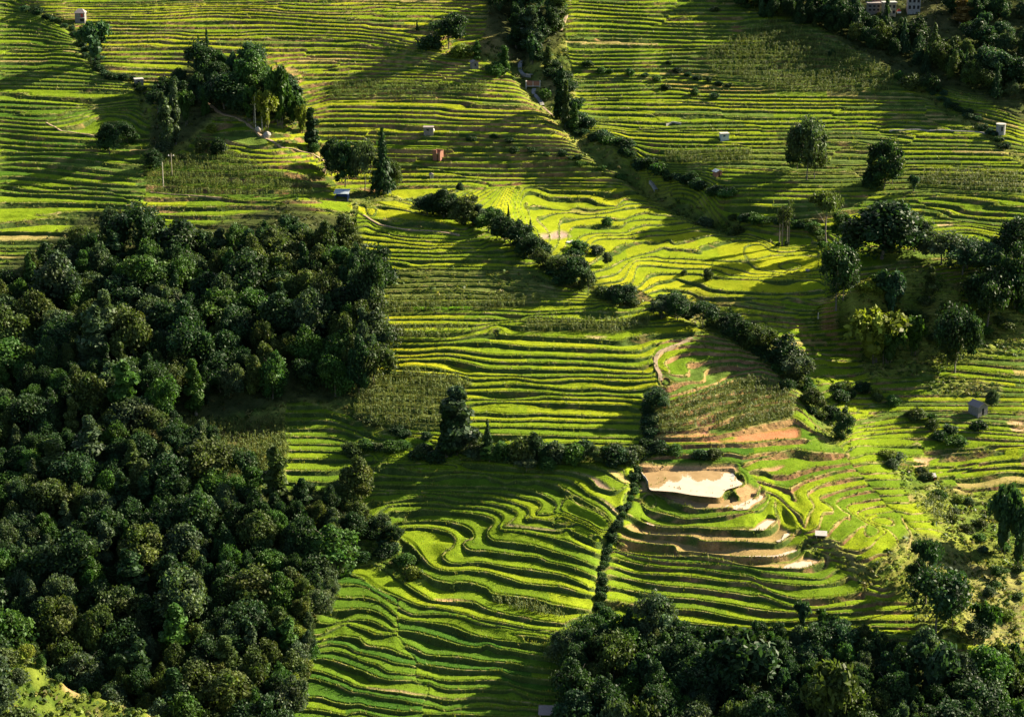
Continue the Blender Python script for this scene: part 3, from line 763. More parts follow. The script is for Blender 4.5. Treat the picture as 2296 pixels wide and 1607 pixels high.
# wild hillsides, woods and streams
WOODS = ['O -90,640 70,560 200,470 300,470 350,520 480,500 650,450 800,500 850,620 820,720 840,890 600,905 400,960 480,1010 560,1090 720,1100 800,1050 815,1230 775,1275 690,1420 650,1560 655,1720 -90,1720',
         'O 1255,1440 1450,1380 1640,1440 1900,1430 2010,1460 2390,1450 2390,1720 1255,1720', 'O 330,330 360,190 440,130 600,150 690,280 600,260 480,255 420,320',
         'O 1080,-100 1090,60 1165,130 1250,110 1270,60 1270,-100', 'O 1640,-130 1700,20 1840,60 2010,170 2100,195 2200,220 2390,330 2390,-130']
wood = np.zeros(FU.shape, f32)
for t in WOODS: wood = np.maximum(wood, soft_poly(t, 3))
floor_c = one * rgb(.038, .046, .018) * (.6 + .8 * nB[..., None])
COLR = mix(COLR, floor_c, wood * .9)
ZW = ZW + ((1 - ter) * (.9 * (nB - .5) + 1.3 * (nA - .5))).astype(f32)
SCRUB = ['J 1210,640 1330,700 1450,820 1600,900 1620,1100 2000,1150 2296,1150 2296,150 1900,190 1700,50 1560,0 1450,20 1600,230 1800,470 1560,420 1380,600',
         'G 1230,780 1650,430 2296,420 2296,760 2050,780 1650,900 1300,930', 'G 1650,890 2150,960 2150,1020 1900,1040 1700,1020 1620,930', 'G 1100,400 1650,200 1900,330 1900,450 1600,560 1100,560',
         'T4 470,900 540,930 760,1130 900,1150 960,1260 1100,1400 1140,1590 1000,1590 760,1280 560,1080 330,980 220,1000 200,1090 330,1120', 'T1 860,1080 1300,850 1640,1380 1740,1420 1700,1520 1330,1450 1000,1290 800,1230']
for t in SCRUB:
    m = soft_poly(t, 3)
    sc = mix(one * rgb(.060, .095, .018), one * rgb(.145, .165, .034), np.clip((nA - .33) * 3.4, 0, 1)) * (.55 + .9 * nB[..., None])
    sc = mix(sc, one * rgb(.21, .16, .09), np.clip((nC - .56) * 5, 0, .5))
    COLR = mix(COLR, sc, m * .8)
    ZW = ZW + m * 1.1 * (nB - .45) + m * 1.2 * (nA - .45)

# flooded paddies: level beds under level water
PONDS = [('big', 'T3 250,205 600,188 1000,195 1430,215 1450,250 1490,370 1560,430 1470,470 1350,510 1275,598 1150,596 900,570 700,535 500,518 375,500 350,400 300,290'),
         ('long', 'T3 610,590 750,612 900,628 1080,645 1250,660 1390,625 1395,680 1380,712 1180,738 980,742 820,702 680,660'),
         ('square', 'T3 1430,628 1560,590 1680,540 1820,590 1790,640 1740,665 1660,715 1640,745 1440,748'),
         ('sliver', 'T3 250,860 290,880 400,940 430,965 350,945 260,900'),
         ('corner', 'T3 1560,1015 1700,985 1760,900 1880,822 1960,850 1990,885 1905,960 1860,1005 1840,1020'),
         ('hook', 'T3 1985,1160 2060,1130 2100,1060 2150,1015 2225,1015 2230,1060 2150,1090 2080,1150 2020,1172'),
         ('ribbon', 'T3 1560,1352 1800,1345 2000,1325 2150,1260 2280,1215 2310,1240 2230,1300 2100,1345 1950,1365 1700,1366'),
         ('tail', 'T3 2070,1510 2120,1470 2180,1450 2290,1405 J 870,580 900,550 1000,590 950,630 870,652 760,655'),
         ('cup', 'T3 185,465 270,440 300,512 200,512')]
pond_level = {}
for nm, txt in PONDS:
    poly = pts(txt)
    i0, i1 = np.searchsorted(fv, poly[:, 1].min() - 3), np.searchsorted(fv, poly[:, 1].max() + 3)
    j0, j1 = np.searchsorted(fu, poly[:, 0].min() - 3), np.searchsorted(fu, poly[:, 0].max() + 3)
    ins = in_poly(FU[i0:i1, j0:j1], FV[i0:i1, j0:j1], poly)
    lvl = float(np.median(ZMAC[i0:i1, j0:j1][ins] - DROP[i0:i1, j0:j1][ins]))
    pond_level[nm] = lvl
    zz = ZW[i0:i1, j0:j1]; zz[ins] = lvl - .12

# ---------------------------------------------------------------- lookup of the finished ground
def ground(u, v):
    """world point of the ground seen at picture point (u, v)"""
    j = int(np.clip(np.searchsorted(fu, u), 0, NU - 1)); i = int(np.clip(np.searchsorted(fv, v), 0, NV - 1))
    return Vector((float(XW[i, j]), float(YW[i, j]), float(ZW[i, j])))
def ground_o(tile, x, y):
    u, v = P(tile, x, y)
    return ground(u, v)

# ---------------------------------------------------------------- materials
def mat_new(name):
    m = bpy.data.materials.new(name); m.use_nodes = True
    nt = m.node_tree; nt.nodes.clear()
    out = nt.nodes.new('ShaderNodeOutputMaterial')
    b = nt.nodes.new('ShaderNodeBsdfPrincipled')
    nt.links.new(b.outputs[0], out.inputs[0])
    return m, nt, b, out
def noise_node(nt, scale, detail=4, vec=None):
    n = nt.nodes.new('ShaderNodeTexNoise'); n.inputs['Scale'].default_value = scale; n.inputs['Detail'].default_value = detail
    if vec is not None: nt.links.new(vec, n.inputs['Vector'])
    return n
def ramp(nt, fac, stops):
    r = nt.nodes.new('ShaderNodeValToRGB')
    while len(r.color_ramp.elements) < len(stops): r.color_ramp.elements.new(.5)
    for e, (p, c) in zip(r.color_ramp.elements, stops):
        e.position = p; e.color = tuple(c) + (1,) if len(c) == 3 else c
    nt.links.new(fac, r.inputs[0]); return r
def mul(nt, a, b, fac=1.0):
    n = nt.nodes.new('ShaderNodeMixRGB'); n.blend_type = 'MULTIPLY'; n.inputs[0].default_value = fac
    nt.links.new(a, n.inputs[1])
    if hasattr(b, 'links'): nt.links.new(b, n.inputs[2])
    else: n.inputs[2].default_value = tuple(b) + (1,)
    return n

MAT = {}
m, nt, b, out = mat_new('terraced_ground')
at = nt.nodes.new('ShaderNodeAttribute'); at.attribute_name = 'cover'
geo = nt.nodes.new('ShaderNodeNewGeometry')
n1 = noise_node(nt, 3.2, 5, geo.outputs['Position']); r1 = ramp(nt, n1.outputs['Fac'], [(.3, (.72, .72, .72)), (.7, (1.22, 1.22, 1.22))])
n2 = noise_node(nt, .55, 4, geo.outputs['Position']); r2 = ramp(nt, n2.outputs['Fac'], [(.3, (.86, .90, .86)), (.7, (1.12, 1.06, 1.1))])
c = mul(nt, mul(nt, at.outputs['Color'], r1.outputs[0]).outputs[0], r2.outputs[0])
nt.links.new(c.outputs[0], b.inputs['Base Color'])
b.inputs['Roughness'].default_value = .85
b.inputs['Specular IOR Level'].default_value = .0
bp = nt.nodes.new('ShaderNodeBump'); bp.inputs['Strength'].default_value = .55; bp.inputs['Distance'].default_value = .25
nt.links.new(n1.outputs['Fac'], bp.inputs['Height']); nt.links.new(bp.outputs[0], b.inputs['Normal'])
MAT['ground'] = m

def grid_mesh(name, X, Y_, Z, C):
    nv, nu = X.shape
    me = bpy.data.meshes.new(name)
    co = np.stack([X, Y_, Z], -1).reshape(-1, 3).astype(f32)
    i = np.arange(nv * nu, dtype=np.int32).reshape(nv, nu)
    q = np.stack([i[1:, :-1], i[1:, 1:], i[:-1, 1:], i[:-1, :-1]], -1).reshape(-1)
    me.vertices.add(len(co)); me.vertices.foreach_set('co', co.ravel())
    me.loops.add(len(q)); me.loops.foreach_set('vertex_index', q)
    me.polygons.add(len(q) // 4)
    me.polygons.foreach_set('loop_start', np.arange(0, len(q), 4, dtype=np.int32))
    me.update(calc_edges=True)
    if C is not None:
        a = me.color_attributes.new('cover', 'FLOAT_COLOR', 'POINT')
        cc = np.ones((nv * nu, 4), f32); cc[:, :3] = np.clip(C.reshape(-1, 3), 0.002, .9)
        a.data.foreach_set('color', cc.ravel())
    return me
def tag(o, label=None, cat=None, group=None, kind=None):
    if label: o['label'] = label
    if cat: o['category'] = cat
    if group: o['group'] = group
    if kind: o['kind'] = kind
    return o
def link(name, me, mat=None, parent=None):
    o = bpy.data.objects.new(name, me); COL.objects.link(o)
    if mat is not None:
        me.materials.clear() if me.materials else None
        me.materials.append(mat)
    if parent is not None: o.parent = parent
    return o
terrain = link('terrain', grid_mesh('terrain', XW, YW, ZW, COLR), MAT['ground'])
tag(terrain, 'terraced hillside of green and yellow rice paddies with earth banks', 'terrain', kind='structure')
# the hillside goes on beyond the picture on all sides
def rim():
    step = 24
    ring = []
    top = [(float(XW[0, j]), float(YW[0, j]), float(ZW[0, j])) for j in range(0, NU, step)] + [(float(XW[0, -1]), float(YW[0, -1]), float(ZW[0, -1]))]
    right = [(float(XW[i, -1]), float(YW[i, -1]), float(ZW[i, -1])) for i in range(40, NV, step)]
    bot = [(float(XW[-1, j]), float(YW[-1, j]), float(ZW[-1, j])) for j in range(NU - 1, 0, -step)]
    left = [(float(XW[i, 0]), float(YW[i, 0]), float(ZW[i, 0])) for i in range(NV - 1, 40, -step)]
    for side, p in (('t', top), ('r', right), ('b', bot), ('l', left)):
        for q in p: ring.append((side, q))
    rows = []
    for t in (0, .08, .2, .4, .7, 1.0):
        row = []
        for side, (x, y, z) in ring:
            dx, dy = x - 0, y - 520
            d = math.hypot(dx, dy); s = 1 + t * 1500 / d
            zz = z - 1.0 * (t > 0)
            ex = t * 1500
            if side == 't': zz += ex * .20
            elif side == 'l': zz += ex * .05
            elif side == 'r': zz += ex * .06
            else: zz -= min(ex, 150) * .25
            zz += 14 * (vnoise(np.array(x * s / 90), np.array(y * s / 90)) - .5) * min(1, t * 6)
            row.append((x * s if t else x, 520 + dy * s if t else y, float(zz) if t else z - .02))
        row.append(row[0]); rows.append(row)
    A_ = np.array(rows)
    cc = np.tile(rgb(.10, .14, .02), A_.shape[:2] + (1,))
    me = grid_mesh('hills', A_[..., 0], A_[..., 1], A_[..., 2], cc)
    me.flip_normals()
    o = link('hills', me, MAT['ground']); tag(o, 'green hills running on beyond the terraces', 'hills', kind='structure')
rim()

# water
m, nt, b, out = mat_new('muddy_water')
geo = nt.nodes.new('ShaderNodeNewGeometry')
n1 = noise_node(nt, .35, 4, geo.outputs['Position'])
r1 = ramp(nt, n1.outputs['Fac'], [(.3, (.23, .155, .075)), (.7, (.31, .215, .11))])
nt.links.new(r1.outputs[0], b.inputs['Base Color'])
b.inputs['Roughness'].default_value = .02
b.inputs['IOR'].default_value = 1.33
b.inputs['Specular IOR Level'].default_value = 1.0
bp = nt.nodes.new('ShaderNodeBump'); bp.inputs['Strength'].default_value = .03; bp.inputs['Distance'].default_value = .05
n2 = noise_node(nt, 2.5, 3, geo.outputs['Position'])
nt.links.new(n2.outputs['Fac'], bp.inputs['Height']); nt.links.new(bp.outputs[0], b.inputs['Normal'])
MAT['water'] = m
PLAB = dict(big='large brown pond half filled with the white reflection of a cloud', long='narrow white-shining strip of water just below the large pond', square='square white-shining pool right of the narrow strip below the large pond',
            sliver='small sliver of water at the left tip of the mud terrace below the green crescent', corner='bright triangular pool at the right corner of the mud terrace under the green crescent', hook='small hooked pool of white water at a terrace bend',
            ribbon='thin ribbon of white water curving along the outer edge of a mud terrace', tail='pointed white pool at the right end of the lowest flooded terrace', cup='tiny pool in the gap beside the stone bund left of the large pond')
for nm, txt in PONDS:
    poly = pts(txt); lvl = pond_level[nm]
    q = np.vstack([spline(np.vstack([poly, poly[:1]]), 1.0)])[:-1]
    dx, dy, dz = ray(q[:, 0], q[:, 1]); t = (lvl - CZ) / dz
    me = bpy.data.meshes.new('water')
    me.from_pydata([(float(x), float(y), lvl) for x, y in zip(t * dx, t * dy)], [], [list(range(len(q)))])
    me.update()
    if me.polygons[0].normal.z < 0: me.flip_normals()
    o = link('water', me, MAT['water']); tag(o, PLAB[nm], 'water', kind='structure')
# ---------------------------------------------------------------- foliage
PR = np.random.default_rng(11)
m, nt, b, out = mat_new('foliage')
at = nt.nodes.new('ShaderNodeAttribute'); at.attribute_name = 'cover'
oi = nt.nodes.new('ShaderNodeObjectInfo')
c = mul(nt, at.outputs['Color'], oi.outputs['Color'])
nt.links.new(c.outputs[0], b.inputs['Base Color'])
b.inputs['Roughness'].default_value = .55
b.inputs['Specular IOR Level'].default_value = .12
tr = nt.nodes.new('ShaderNodeBsdfTranslucent')
c2 = mul(nt, c.outputs[0], (1.25, 1.35, .5)); nt.links.new(c2.outputs[0], tr.inputs['Color'])
mx = nt.nodes.new('ShaderNodeMixShader'); mx.inputs[0].default_value = .28
nt.links.new(b.outputs[0], mx.inputs[1]); nt.links.new(tr.outputs[0], mx.inputs[2]); nt.links.new(mx.outputs[0], out.inputs[0])
MAT['leaf'] = m
m, nt, b, out = mat_new('bark')
geo = nt.nodes.new('ShaderNodeNewGeometry')
n1 = noise_node(nt, 3.0, 4, geo.outputs['Position'])
r1 = ramp(nt, n1.outputs['Fac'], [(.3, (.06, .05, .04)), (.7, (.15, .13, .10))])
nt.links.new(r1.outputs[0], b.inputs['Base Color']); b.inputs['Roughness'].default_value = .9
MAT['bark'] = m

def soup(name, V, C, n):
    """mesh of separate n-sided faces; V (k, n, 3), C (k, 3) or (k, n, 3)"""
    k = len(V)
    me = bpy.data.meshes.new(name)
    me.vertices.add(k * n); me.vertices.foreach_set('co', V.astype(f32).ravel())
    me.loops.add(k * n); me.loops.foreach_set('vertex_index', np.arange(k * n, dtype=np.int32))
    me.polygons.add(k); me.polygons.foreach_set('loop_start', np.arange(0, k * n, n, dtype=np.int32))
    me.update(calc_edges=True)
    a = me.color_attributes.new('cover', 'FLOAT_COLOR', 'POINT')
    cc = np.ones((k, n, 4), f32); cc[..., :3] = C if C.ndim == 3 else C[:, None, :]
    a.data.foreach_set('color', cc.ravel())
    return me
def unit(v): return v / np.maximum(1e-9, np.linalg.norm(v, axis=-1, keepdims=True))
def leaves(c, nrm, size, rng, long=1.5):
    """diamond leaves / leaf sprays centred at c facing nrm"""
    k = len(c)
    t = unit(np.cross(nrm, rng.normal(size=(k, 3)))); bt = np.cross(nrm, t)
    s = size[:, None]
    a = c + t * s * long * .5; d = c - t * s * long * .5
    e = c + bt * s * .5 + nrm * s * .10; f = c - bt * s * .5 + nrm * s * .10
    return np.stack([a, e, d, f], 1)
def core(c, r, rng, nu=7, nv=5):
    """lumpy inner mass of twigs and leaves in a lobe"""
    out = []
    th = np.linspace(0, 2 * np.pi, nu + 1); ph = np.linspace(.15, np.pi - .15, nv + 1)
    for i in range(nv):
        for j in range(nu):
            q = [(ph[i], th[j]), (ph[i + 1], th[j]), (ph[i + 1], th[j + 1]), (ph[i], th[j + 1])]
            out.append([c + r * np.array([math.sin(p) * math.cos(t), math.sin(p) * math.sin(t), math.cos(p)]) for p, t in q])
    return np.array(out)
def lobed(seed, nl, leaf_n, cz, rad, lobe, leaf, flat=.25, up=.55, tiers=0.0):
    rng = np.random.default_rng(seed)
    V, C = [], []
    skew = rng.normal(size=2) * .10
    for i in range(nl):
        d = unit(rng.normal(size=3)); rr = rng.random() ** .42
        ctr = d * rr * (np.array(rad) - lobe * .45)
        ctr *= 1 + .28 * (rng.random(3) - .4) * (rng.random() < .35)          # boughs that stick out
        hz = ctr[2] / rad[2]
        ctr[:2] *= 1 - tiers * max(0, hz) * .8                                 # narrower towards the top
        ctr[:2] += skew * hz
        ctr = ctr + np.array([0, 0, cz])
        lr = lobe * (.45 + .85 * rng.random())
        tint = (.62 + .80 * rng.random()) * np.array([1 + .35 * (rng.random() - .45), 1, 1 + .3 * (rng.random() - .5)])
        n = int(2.3 * leaf_n * (lr / lobe) ** 1.6)
        el = np.array([.8 + .6 * rng.random(), .8 + .6 * rng.random(), 1 - flat * (.4 + rng.random())])
        dv = unit(rng.normal(size=(n, 3)) + np.array([0, 0, .3])); r = lr * (.48 + .72 * rng.random((n, 1)) ** 1.1)
        sub_ = unit(rng.normal(size=(8, 3)) + np.array([0, 0, .35]))
        near = (dv @ sub_.T).max(1)
        r = r * (.74 + .40 * np.clip((near - .55) / .45, 0, 1))[:, None]
        p = ctr + dv * r * el
        nr = unit(dv * .45 + np.array([0, 0, up]) + .8 * rng.normal(size=(n, 3)))
        V.append(leaves(p, nr, leaf * (.5 + .9 * rng.random(n)), rng))
        C.append(tint * (.6 + .8 * rng.random((n, 1))) * np.where(rng.random((n, 1)) < .05, 1.8, 1.0) * np.ones((n, 3)))
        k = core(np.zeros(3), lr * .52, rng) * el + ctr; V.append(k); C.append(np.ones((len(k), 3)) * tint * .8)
    # loose sprays between the boughs
    n = nl * 34; d = unit(rng.normal(size=(n, 3)) + np.array([0, 0, .2])); rr = .62 + .42 * rng.random((n, 1))
    p = d * rr * np.array(rad); hz = p[:, 2] / rad[2]
    p[:, :2] *= (1 - tiers * np.maximum(0, hz) * .8)[:, None]; p[:, :2] += skew * hz[:, None]
    V.append(leaves(p + np.array([0, 0, cz]), unit(d * .4 + np.array([0, 0, up]) + .8 * rng.normal(size=(n, 3))), leaf * (.5 + .9 * rng.random(n)), rng)); C.append((.6 + .8 * rng.random((n, 1))) * np.ones((n, 3)))
    return np.concatenate(V), np.concatenate(C)
def column(seed, leaf):
    rng = np.random.default_rng(seed); V, C = [], []
    nz = 13
    for i in range(nz):
        z = .10 + .84 * i / (nz - 1)
        w = .5 * (.5 + .75 * rng.random()) * (1 - .5 * (i / (nz - 1)) ** 2) * (.75 + .25 * min(1, i / 2))
        ctr = np.array([rng.normal() * .14, rng.normal() * .14, z])
        tint = (.7 + .6 * rng.random()) * np.array([1, 1, 1])
        n = 330
        dv = unit(rng.normal(size=(n, 3))); r = .7 + .45 * rng.random((n, 1))
        p = ctr + dv * r * np.array([w, w, .07])
        nr = unit(dv * .6 + np.array([0, 0, .3]) + .7 * rng.normal(size=(n, 3)))
        q = leaves(p, nr, leaf * (.6 + .8 * rng.random(n)), rng); qc = q.mean(1, keepdims=True); V.append(qc + (q - qc) * np.array([1, 1, .27])); C.append(tint * (.6 + .8 * rng.random((n, 1))) * np.ones((n, 3)))
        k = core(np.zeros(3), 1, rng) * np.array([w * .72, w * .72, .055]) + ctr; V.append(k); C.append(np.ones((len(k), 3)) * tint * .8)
    return np.concatenate(V), np.concatenate(C)
def conifer(seed):
    rng = np.random.default_rng(seed); V, C = [], []
    for i in range(22):
        f = i / 21; z = .10 + .88 * f; w = .5 * (1 - f) ** .85 * (.8 + .35 * rng.random()) + .015
        nb = max(5, int(13 * (1 - f)))
        for j in range(nb):
            a = rng.random() * 6.283; L = w * (.6 + .55 * rng.random())
            n = max(5, int(26 * L / .5) + 4)
            t = rng.random(n) ** .7
            p = np.stack([np.cos(a) * L * t, np.sin(a) * L * t, z - .05 * t ** 1.5 + .015 * rng.normal(size=n)], 1) + rng.normal(size=(n, 3)) * np.array([.03, .03, .008])
            nr = unit(np.stack([np.cos(a) * .5 + 0 * t, np.sin(a) * .5 + 0 * t, .8 + 0 * t], 1) + .5 * rng.normal(size=(n, 3)))
            V.append(leaves(p, nr, .055 * (.6 + .8 * rng.random(n)), rng, 1.7)); C.append((.6 + .8 * rng.random((n, 1))) * np.ones((n, 3)))
    k = []
    for j in range(10):
        a, b2 = 2 * np.pi * j / 10, 2 * np.pi * (j + 1) / 10
        k.append([(0, 0, .95), (.24 * np.cos(a), .24 * np.sin(a), .2), (.24 * np.cos(a) * .5 + .24 * np.cos(b2) * .5, .24 * np.sin(a) * .5 + .24 * np.sin(b2) * .5, .17), (.24 * np.cos(b2), .24 * np.sin(b2), .2)])
    V.append(np.array(k)); C.append(np.full((10, 3), .7))
    return np.concatenate(V), np.concatenate(C)
def bamboo(seed, nculm=20):
    rng = np.random.default_rng(seed); V, C = [], []
    for i in range(nculm):
        a = rng.random() * 6.283; out_ = .16 + .34 * rng.random(); H = .68 + .34 * rng.random()
        b0 = np.array([np.cos(a), np.sin(a), 0]) * .10 * rng.random(); d = np.array([np.cos(a), np.sin(a), 0])
        tint = (.7 + .6 * rng.random())
        n = 190
        t = .18 + .82 * rng.random(n) ** .8
        zc = H * np.sin(np.minimum(t * 1.12, 1.0) * np.pi / 2) - np.maximum(0, t - .72) ** 2 * 2.6 * H
        rad = out_ * t ** 2.2
        p = b0 + d * rad[:, None] + np.array([0, 0, 1]) * zc[:, None]
        p = p + rng.normal(size=(n, 3)) * np.array([.045, .045, .035]) - np.array([0, 0, 1]) * (np.abs(rng.normal(size=n)) * .045)[:, None]
        nr = unit(d * .5 + np.array([0, 0, .5]) + .75 * rng.normal(size=(n, 3)))
        V.append(leaves(p, nr, .065 * (.6 + .8 * rng.random(n)), rng, 1.9)); C.append(tint * (.6 + .8 * rng.random((n, 1))) * np.ones((n, 3)))
    for i in range(5):
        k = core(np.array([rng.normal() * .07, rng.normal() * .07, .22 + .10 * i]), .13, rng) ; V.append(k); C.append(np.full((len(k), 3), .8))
    return np.concatenate(V), np.concatenate(C)
def feather(seed):
    """thin crown of a tall bare-stemmed tree"""
    rng = np.random.default_rng(seed); V, C = [], []
    for i in range(9):
        z = .62 + .36 * rng.random(); w = .16 + .16 * rng.random()
        ctr = np.array([rng.normal() * .2, rng.normal() * .2, z]); n = 55
        p = ctr + rng.normal(size=(n, 3)) * np.array([w, w, .035])
        q = leaves(p, unit(rng.normal(size=(n, 3)) + np.array([0, 0, .6])), .13 * (.5 + .8 * rng.random(n)), rng, 1.8); qc = q.mean(1, keepdims=True); V.append(qc + (q - qc) * np.array([1, 1, .2])); C.append((.6 + .8 * rng.random((n, 1))) * np.ones((n, 3)))
    return np.concatenate(V), np.concatenate(C)
def stem(name, h, r0, r1, seed, limbs=4, wander=.05, sides=6, single=True, n_stems=1):
    rng = np.random.default_rng(seed); vs, fs = [], []
    def tube(p, r):
        base = len(vs)
        for i, (q, rr) in enumerate(zip(p, r)):
            for s in range(sides):
                a = 2 * np.pi * s / sides
                vs.append((q[0] + rr * math.cos(a), q[1] + rr * math.sin(a), q[2]))
        for i in range(len(p) - 1):
            for s in range(sides):
                fs.append((base + i * sides + s, base + i * sides + (s + 1) % sides, base + (i + 1) * sides + (s + 1) % sides, base + (i + 1) * sides + s))
        fs.append(tuple(base + (len(p) - 1) * sides + s for s in range(sides)))
    for k in range(n_stems):
        zs = np.linspace(-.06, h, 7); off = np.cumsum(rng.normal(size=(7, 2)) * wander * h / 4, 0); off[:2] = 0
        o0 = rng.normal(size=2) * (.06 if n_stems > 1 else 0)
        p = np.column_stack([off + o0, zs]); tube(p, np.linspace(r0, r1, 7) * np.array([1.35, 1.05, 1, 1, 1, 1, 1]))
        for i in range(limbs):
            j = 3 + i % 4; a = rng.random() * 6.283; L = (.18 + .2 * rng.random())
            e = p[j] + np.array([math.cos(a) * L, math.sin(a) * L, L * .7])
            tube(np.array([p[j], (p[j] + e) / 2 + [0, 0, .02], e]), [r1 * .8, r1 * .6, r1 * .3])
    me = bpy.data.meshes.new(name); me.from_pydata(vs, [], fs); me.update()
    me.materials.append(MAT['bark'])
    return me
def leafmesh(name, VC):
    me = soup(name, VC[0], VC[1], 4); me.materials.append(MAT['leaf']); return me
LIB = {}
RV = [  # lobes, centre height, radii, lobe size, tiering
    (26, .54, (.48, .50, .46), .150, .55), (30, .52, (.52, .46, .47), .135, .25), (22, .60, (.50, .52, .38), .160, .0), (32, .53, (.44, .46, .47), .130, .75),
    (24, .55, (.52, .50, .44), .155, .1), (34, .54, (.50, .48, .46), .125, .4), (20, .62, (.54, .50, .36), .165, .0), (28, .50, (.46, .50, .49), .140, .85)]
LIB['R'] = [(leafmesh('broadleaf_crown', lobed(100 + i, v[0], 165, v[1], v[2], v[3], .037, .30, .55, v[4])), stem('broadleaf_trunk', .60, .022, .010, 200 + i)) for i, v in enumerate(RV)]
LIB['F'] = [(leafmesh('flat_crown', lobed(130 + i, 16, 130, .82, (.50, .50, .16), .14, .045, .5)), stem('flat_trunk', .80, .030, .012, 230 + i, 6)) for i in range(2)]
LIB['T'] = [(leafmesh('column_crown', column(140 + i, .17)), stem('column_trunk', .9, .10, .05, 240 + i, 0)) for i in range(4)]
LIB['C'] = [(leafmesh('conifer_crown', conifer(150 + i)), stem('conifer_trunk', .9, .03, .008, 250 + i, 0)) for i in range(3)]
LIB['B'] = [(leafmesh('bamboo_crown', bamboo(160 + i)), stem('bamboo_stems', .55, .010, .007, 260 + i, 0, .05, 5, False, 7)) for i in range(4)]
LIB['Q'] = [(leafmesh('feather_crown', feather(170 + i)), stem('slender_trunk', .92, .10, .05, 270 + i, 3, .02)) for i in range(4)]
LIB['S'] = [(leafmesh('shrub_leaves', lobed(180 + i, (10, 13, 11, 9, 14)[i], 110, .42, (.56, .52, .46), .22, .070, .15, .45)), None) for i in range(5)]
KIND = dict(R=('broadleaf_tree', 'tree'), F=('flat_topped_tree', 'tree'), T=('columnar_tree', 'tree'), C=('conifer', 'conifer'), B=('bamboo_clump', 'bamboo'), Q=('slender_tree', 'tree'), S=('shrub', 'shrub'))
PART = dict(R=('crown', 'trunk'), F=('crown', 'trunk'), T=('crown', 'trunk'), C=('crown', 'trunk'), B=('leaves', 'culms'), Q=('crown', 'trunk'))
# leaf colours of the kinds that grow here
TONE = dict(dark=(.021, .046, .016), olive=(.050, .074, .020), grey=(.048, .075, .034), fresh=(.040, .088, .018), lime=(.120, .155, .022), rust=(.13, .092, .026), teal=(.030, .066, .028))
PLANTS = []; LATER = []      # (object, how it is counted, place, picture x, y, tone, kind)
def plant(code, base, h, w, tone, label, group=None, seed=0, lean=0.0):
    crown, trunk = LIB[code][seed % len(LIB[code])]
    nm, cat = KIND[code]
    col = np.array(TONE[tone]) * (.82 + .36 * hash1(seed * 3.3 + base.x)) * np.array([1 + .16 * (hash1(base.y + seed) - .5), 1, 1 + .2 * (hash1(base.x * 1.7) - .5)])
    rz = float(hash1(seed * 1.9 + base.y)) * 6.283
    if code == 'S':
        root = bpy.data.objects.new(nm, crown); COL.objects.link(root); root.color = (*col, 1)
        root.location = base - Vector((0, 0, .12 * h))
    else:
        root = bpy.data.objects.new(nm, None); COL.objects.link(root)
        root.empty_display_size = .2
        for part, me in zip(PART[code], (crown, trunk)):
            o = bpy.data.objects.new(part, me); COL.objects.link(o); o.parent = root; o.color = (*col, 1)
        root.location = base - Vector((0, 0, .05 * h if code == 'R' else 0))
    wx = w * (.86 + .30 * hash1(seed * 5.1 + 3)) if code in 'RS' else w
    root.scale = (wx, w, h)
    root.rotation_euler = (lean * .5, lean, rz)
    tag(root, label, cat, group)
    PLANTS.append((root, code, tone))
    return root
def px_m(base):
    return base.y / cp * KPX * .98            # metres per picture pixel at that distance (approx.)
ORD = ['first', 'second', 'third', 'fourth', 'fifth', 'sixth', 'seventh', 'eighth', 'ninth', 'tenth', 'eleventh', 'twelfth', 'thirteenth', 'fourteenth', 'fifteenth', 'sixteenth', 'seventeenth', 'eighteenth', 'nineteenth', 'twentieth']
def ordinal(n):
    if n < 20: return ORD[n]
    t = ('twenty', 'thirty', 'forty', 'fifty')[(n + 1) // 10 - 2]; r = (n + 1) % 10
    return t + '-' + ORD[r - 1] if r else {'twenty': 'twentieth', 'thirty': 'thirtieth', 'forty': 'fortieth', 'fifty': 'fiftieth'}[t]
FORM = dict(R='round-crowned', F='flat-topped', T='columnar', C='conical', B='arching', Q='slender', S='bushy')
TWORD = dict(dark='dark', olive='olive-green', grey='grey-green', fresh='bright green', lime='lime-green', rust='russet', teal='blue-green')
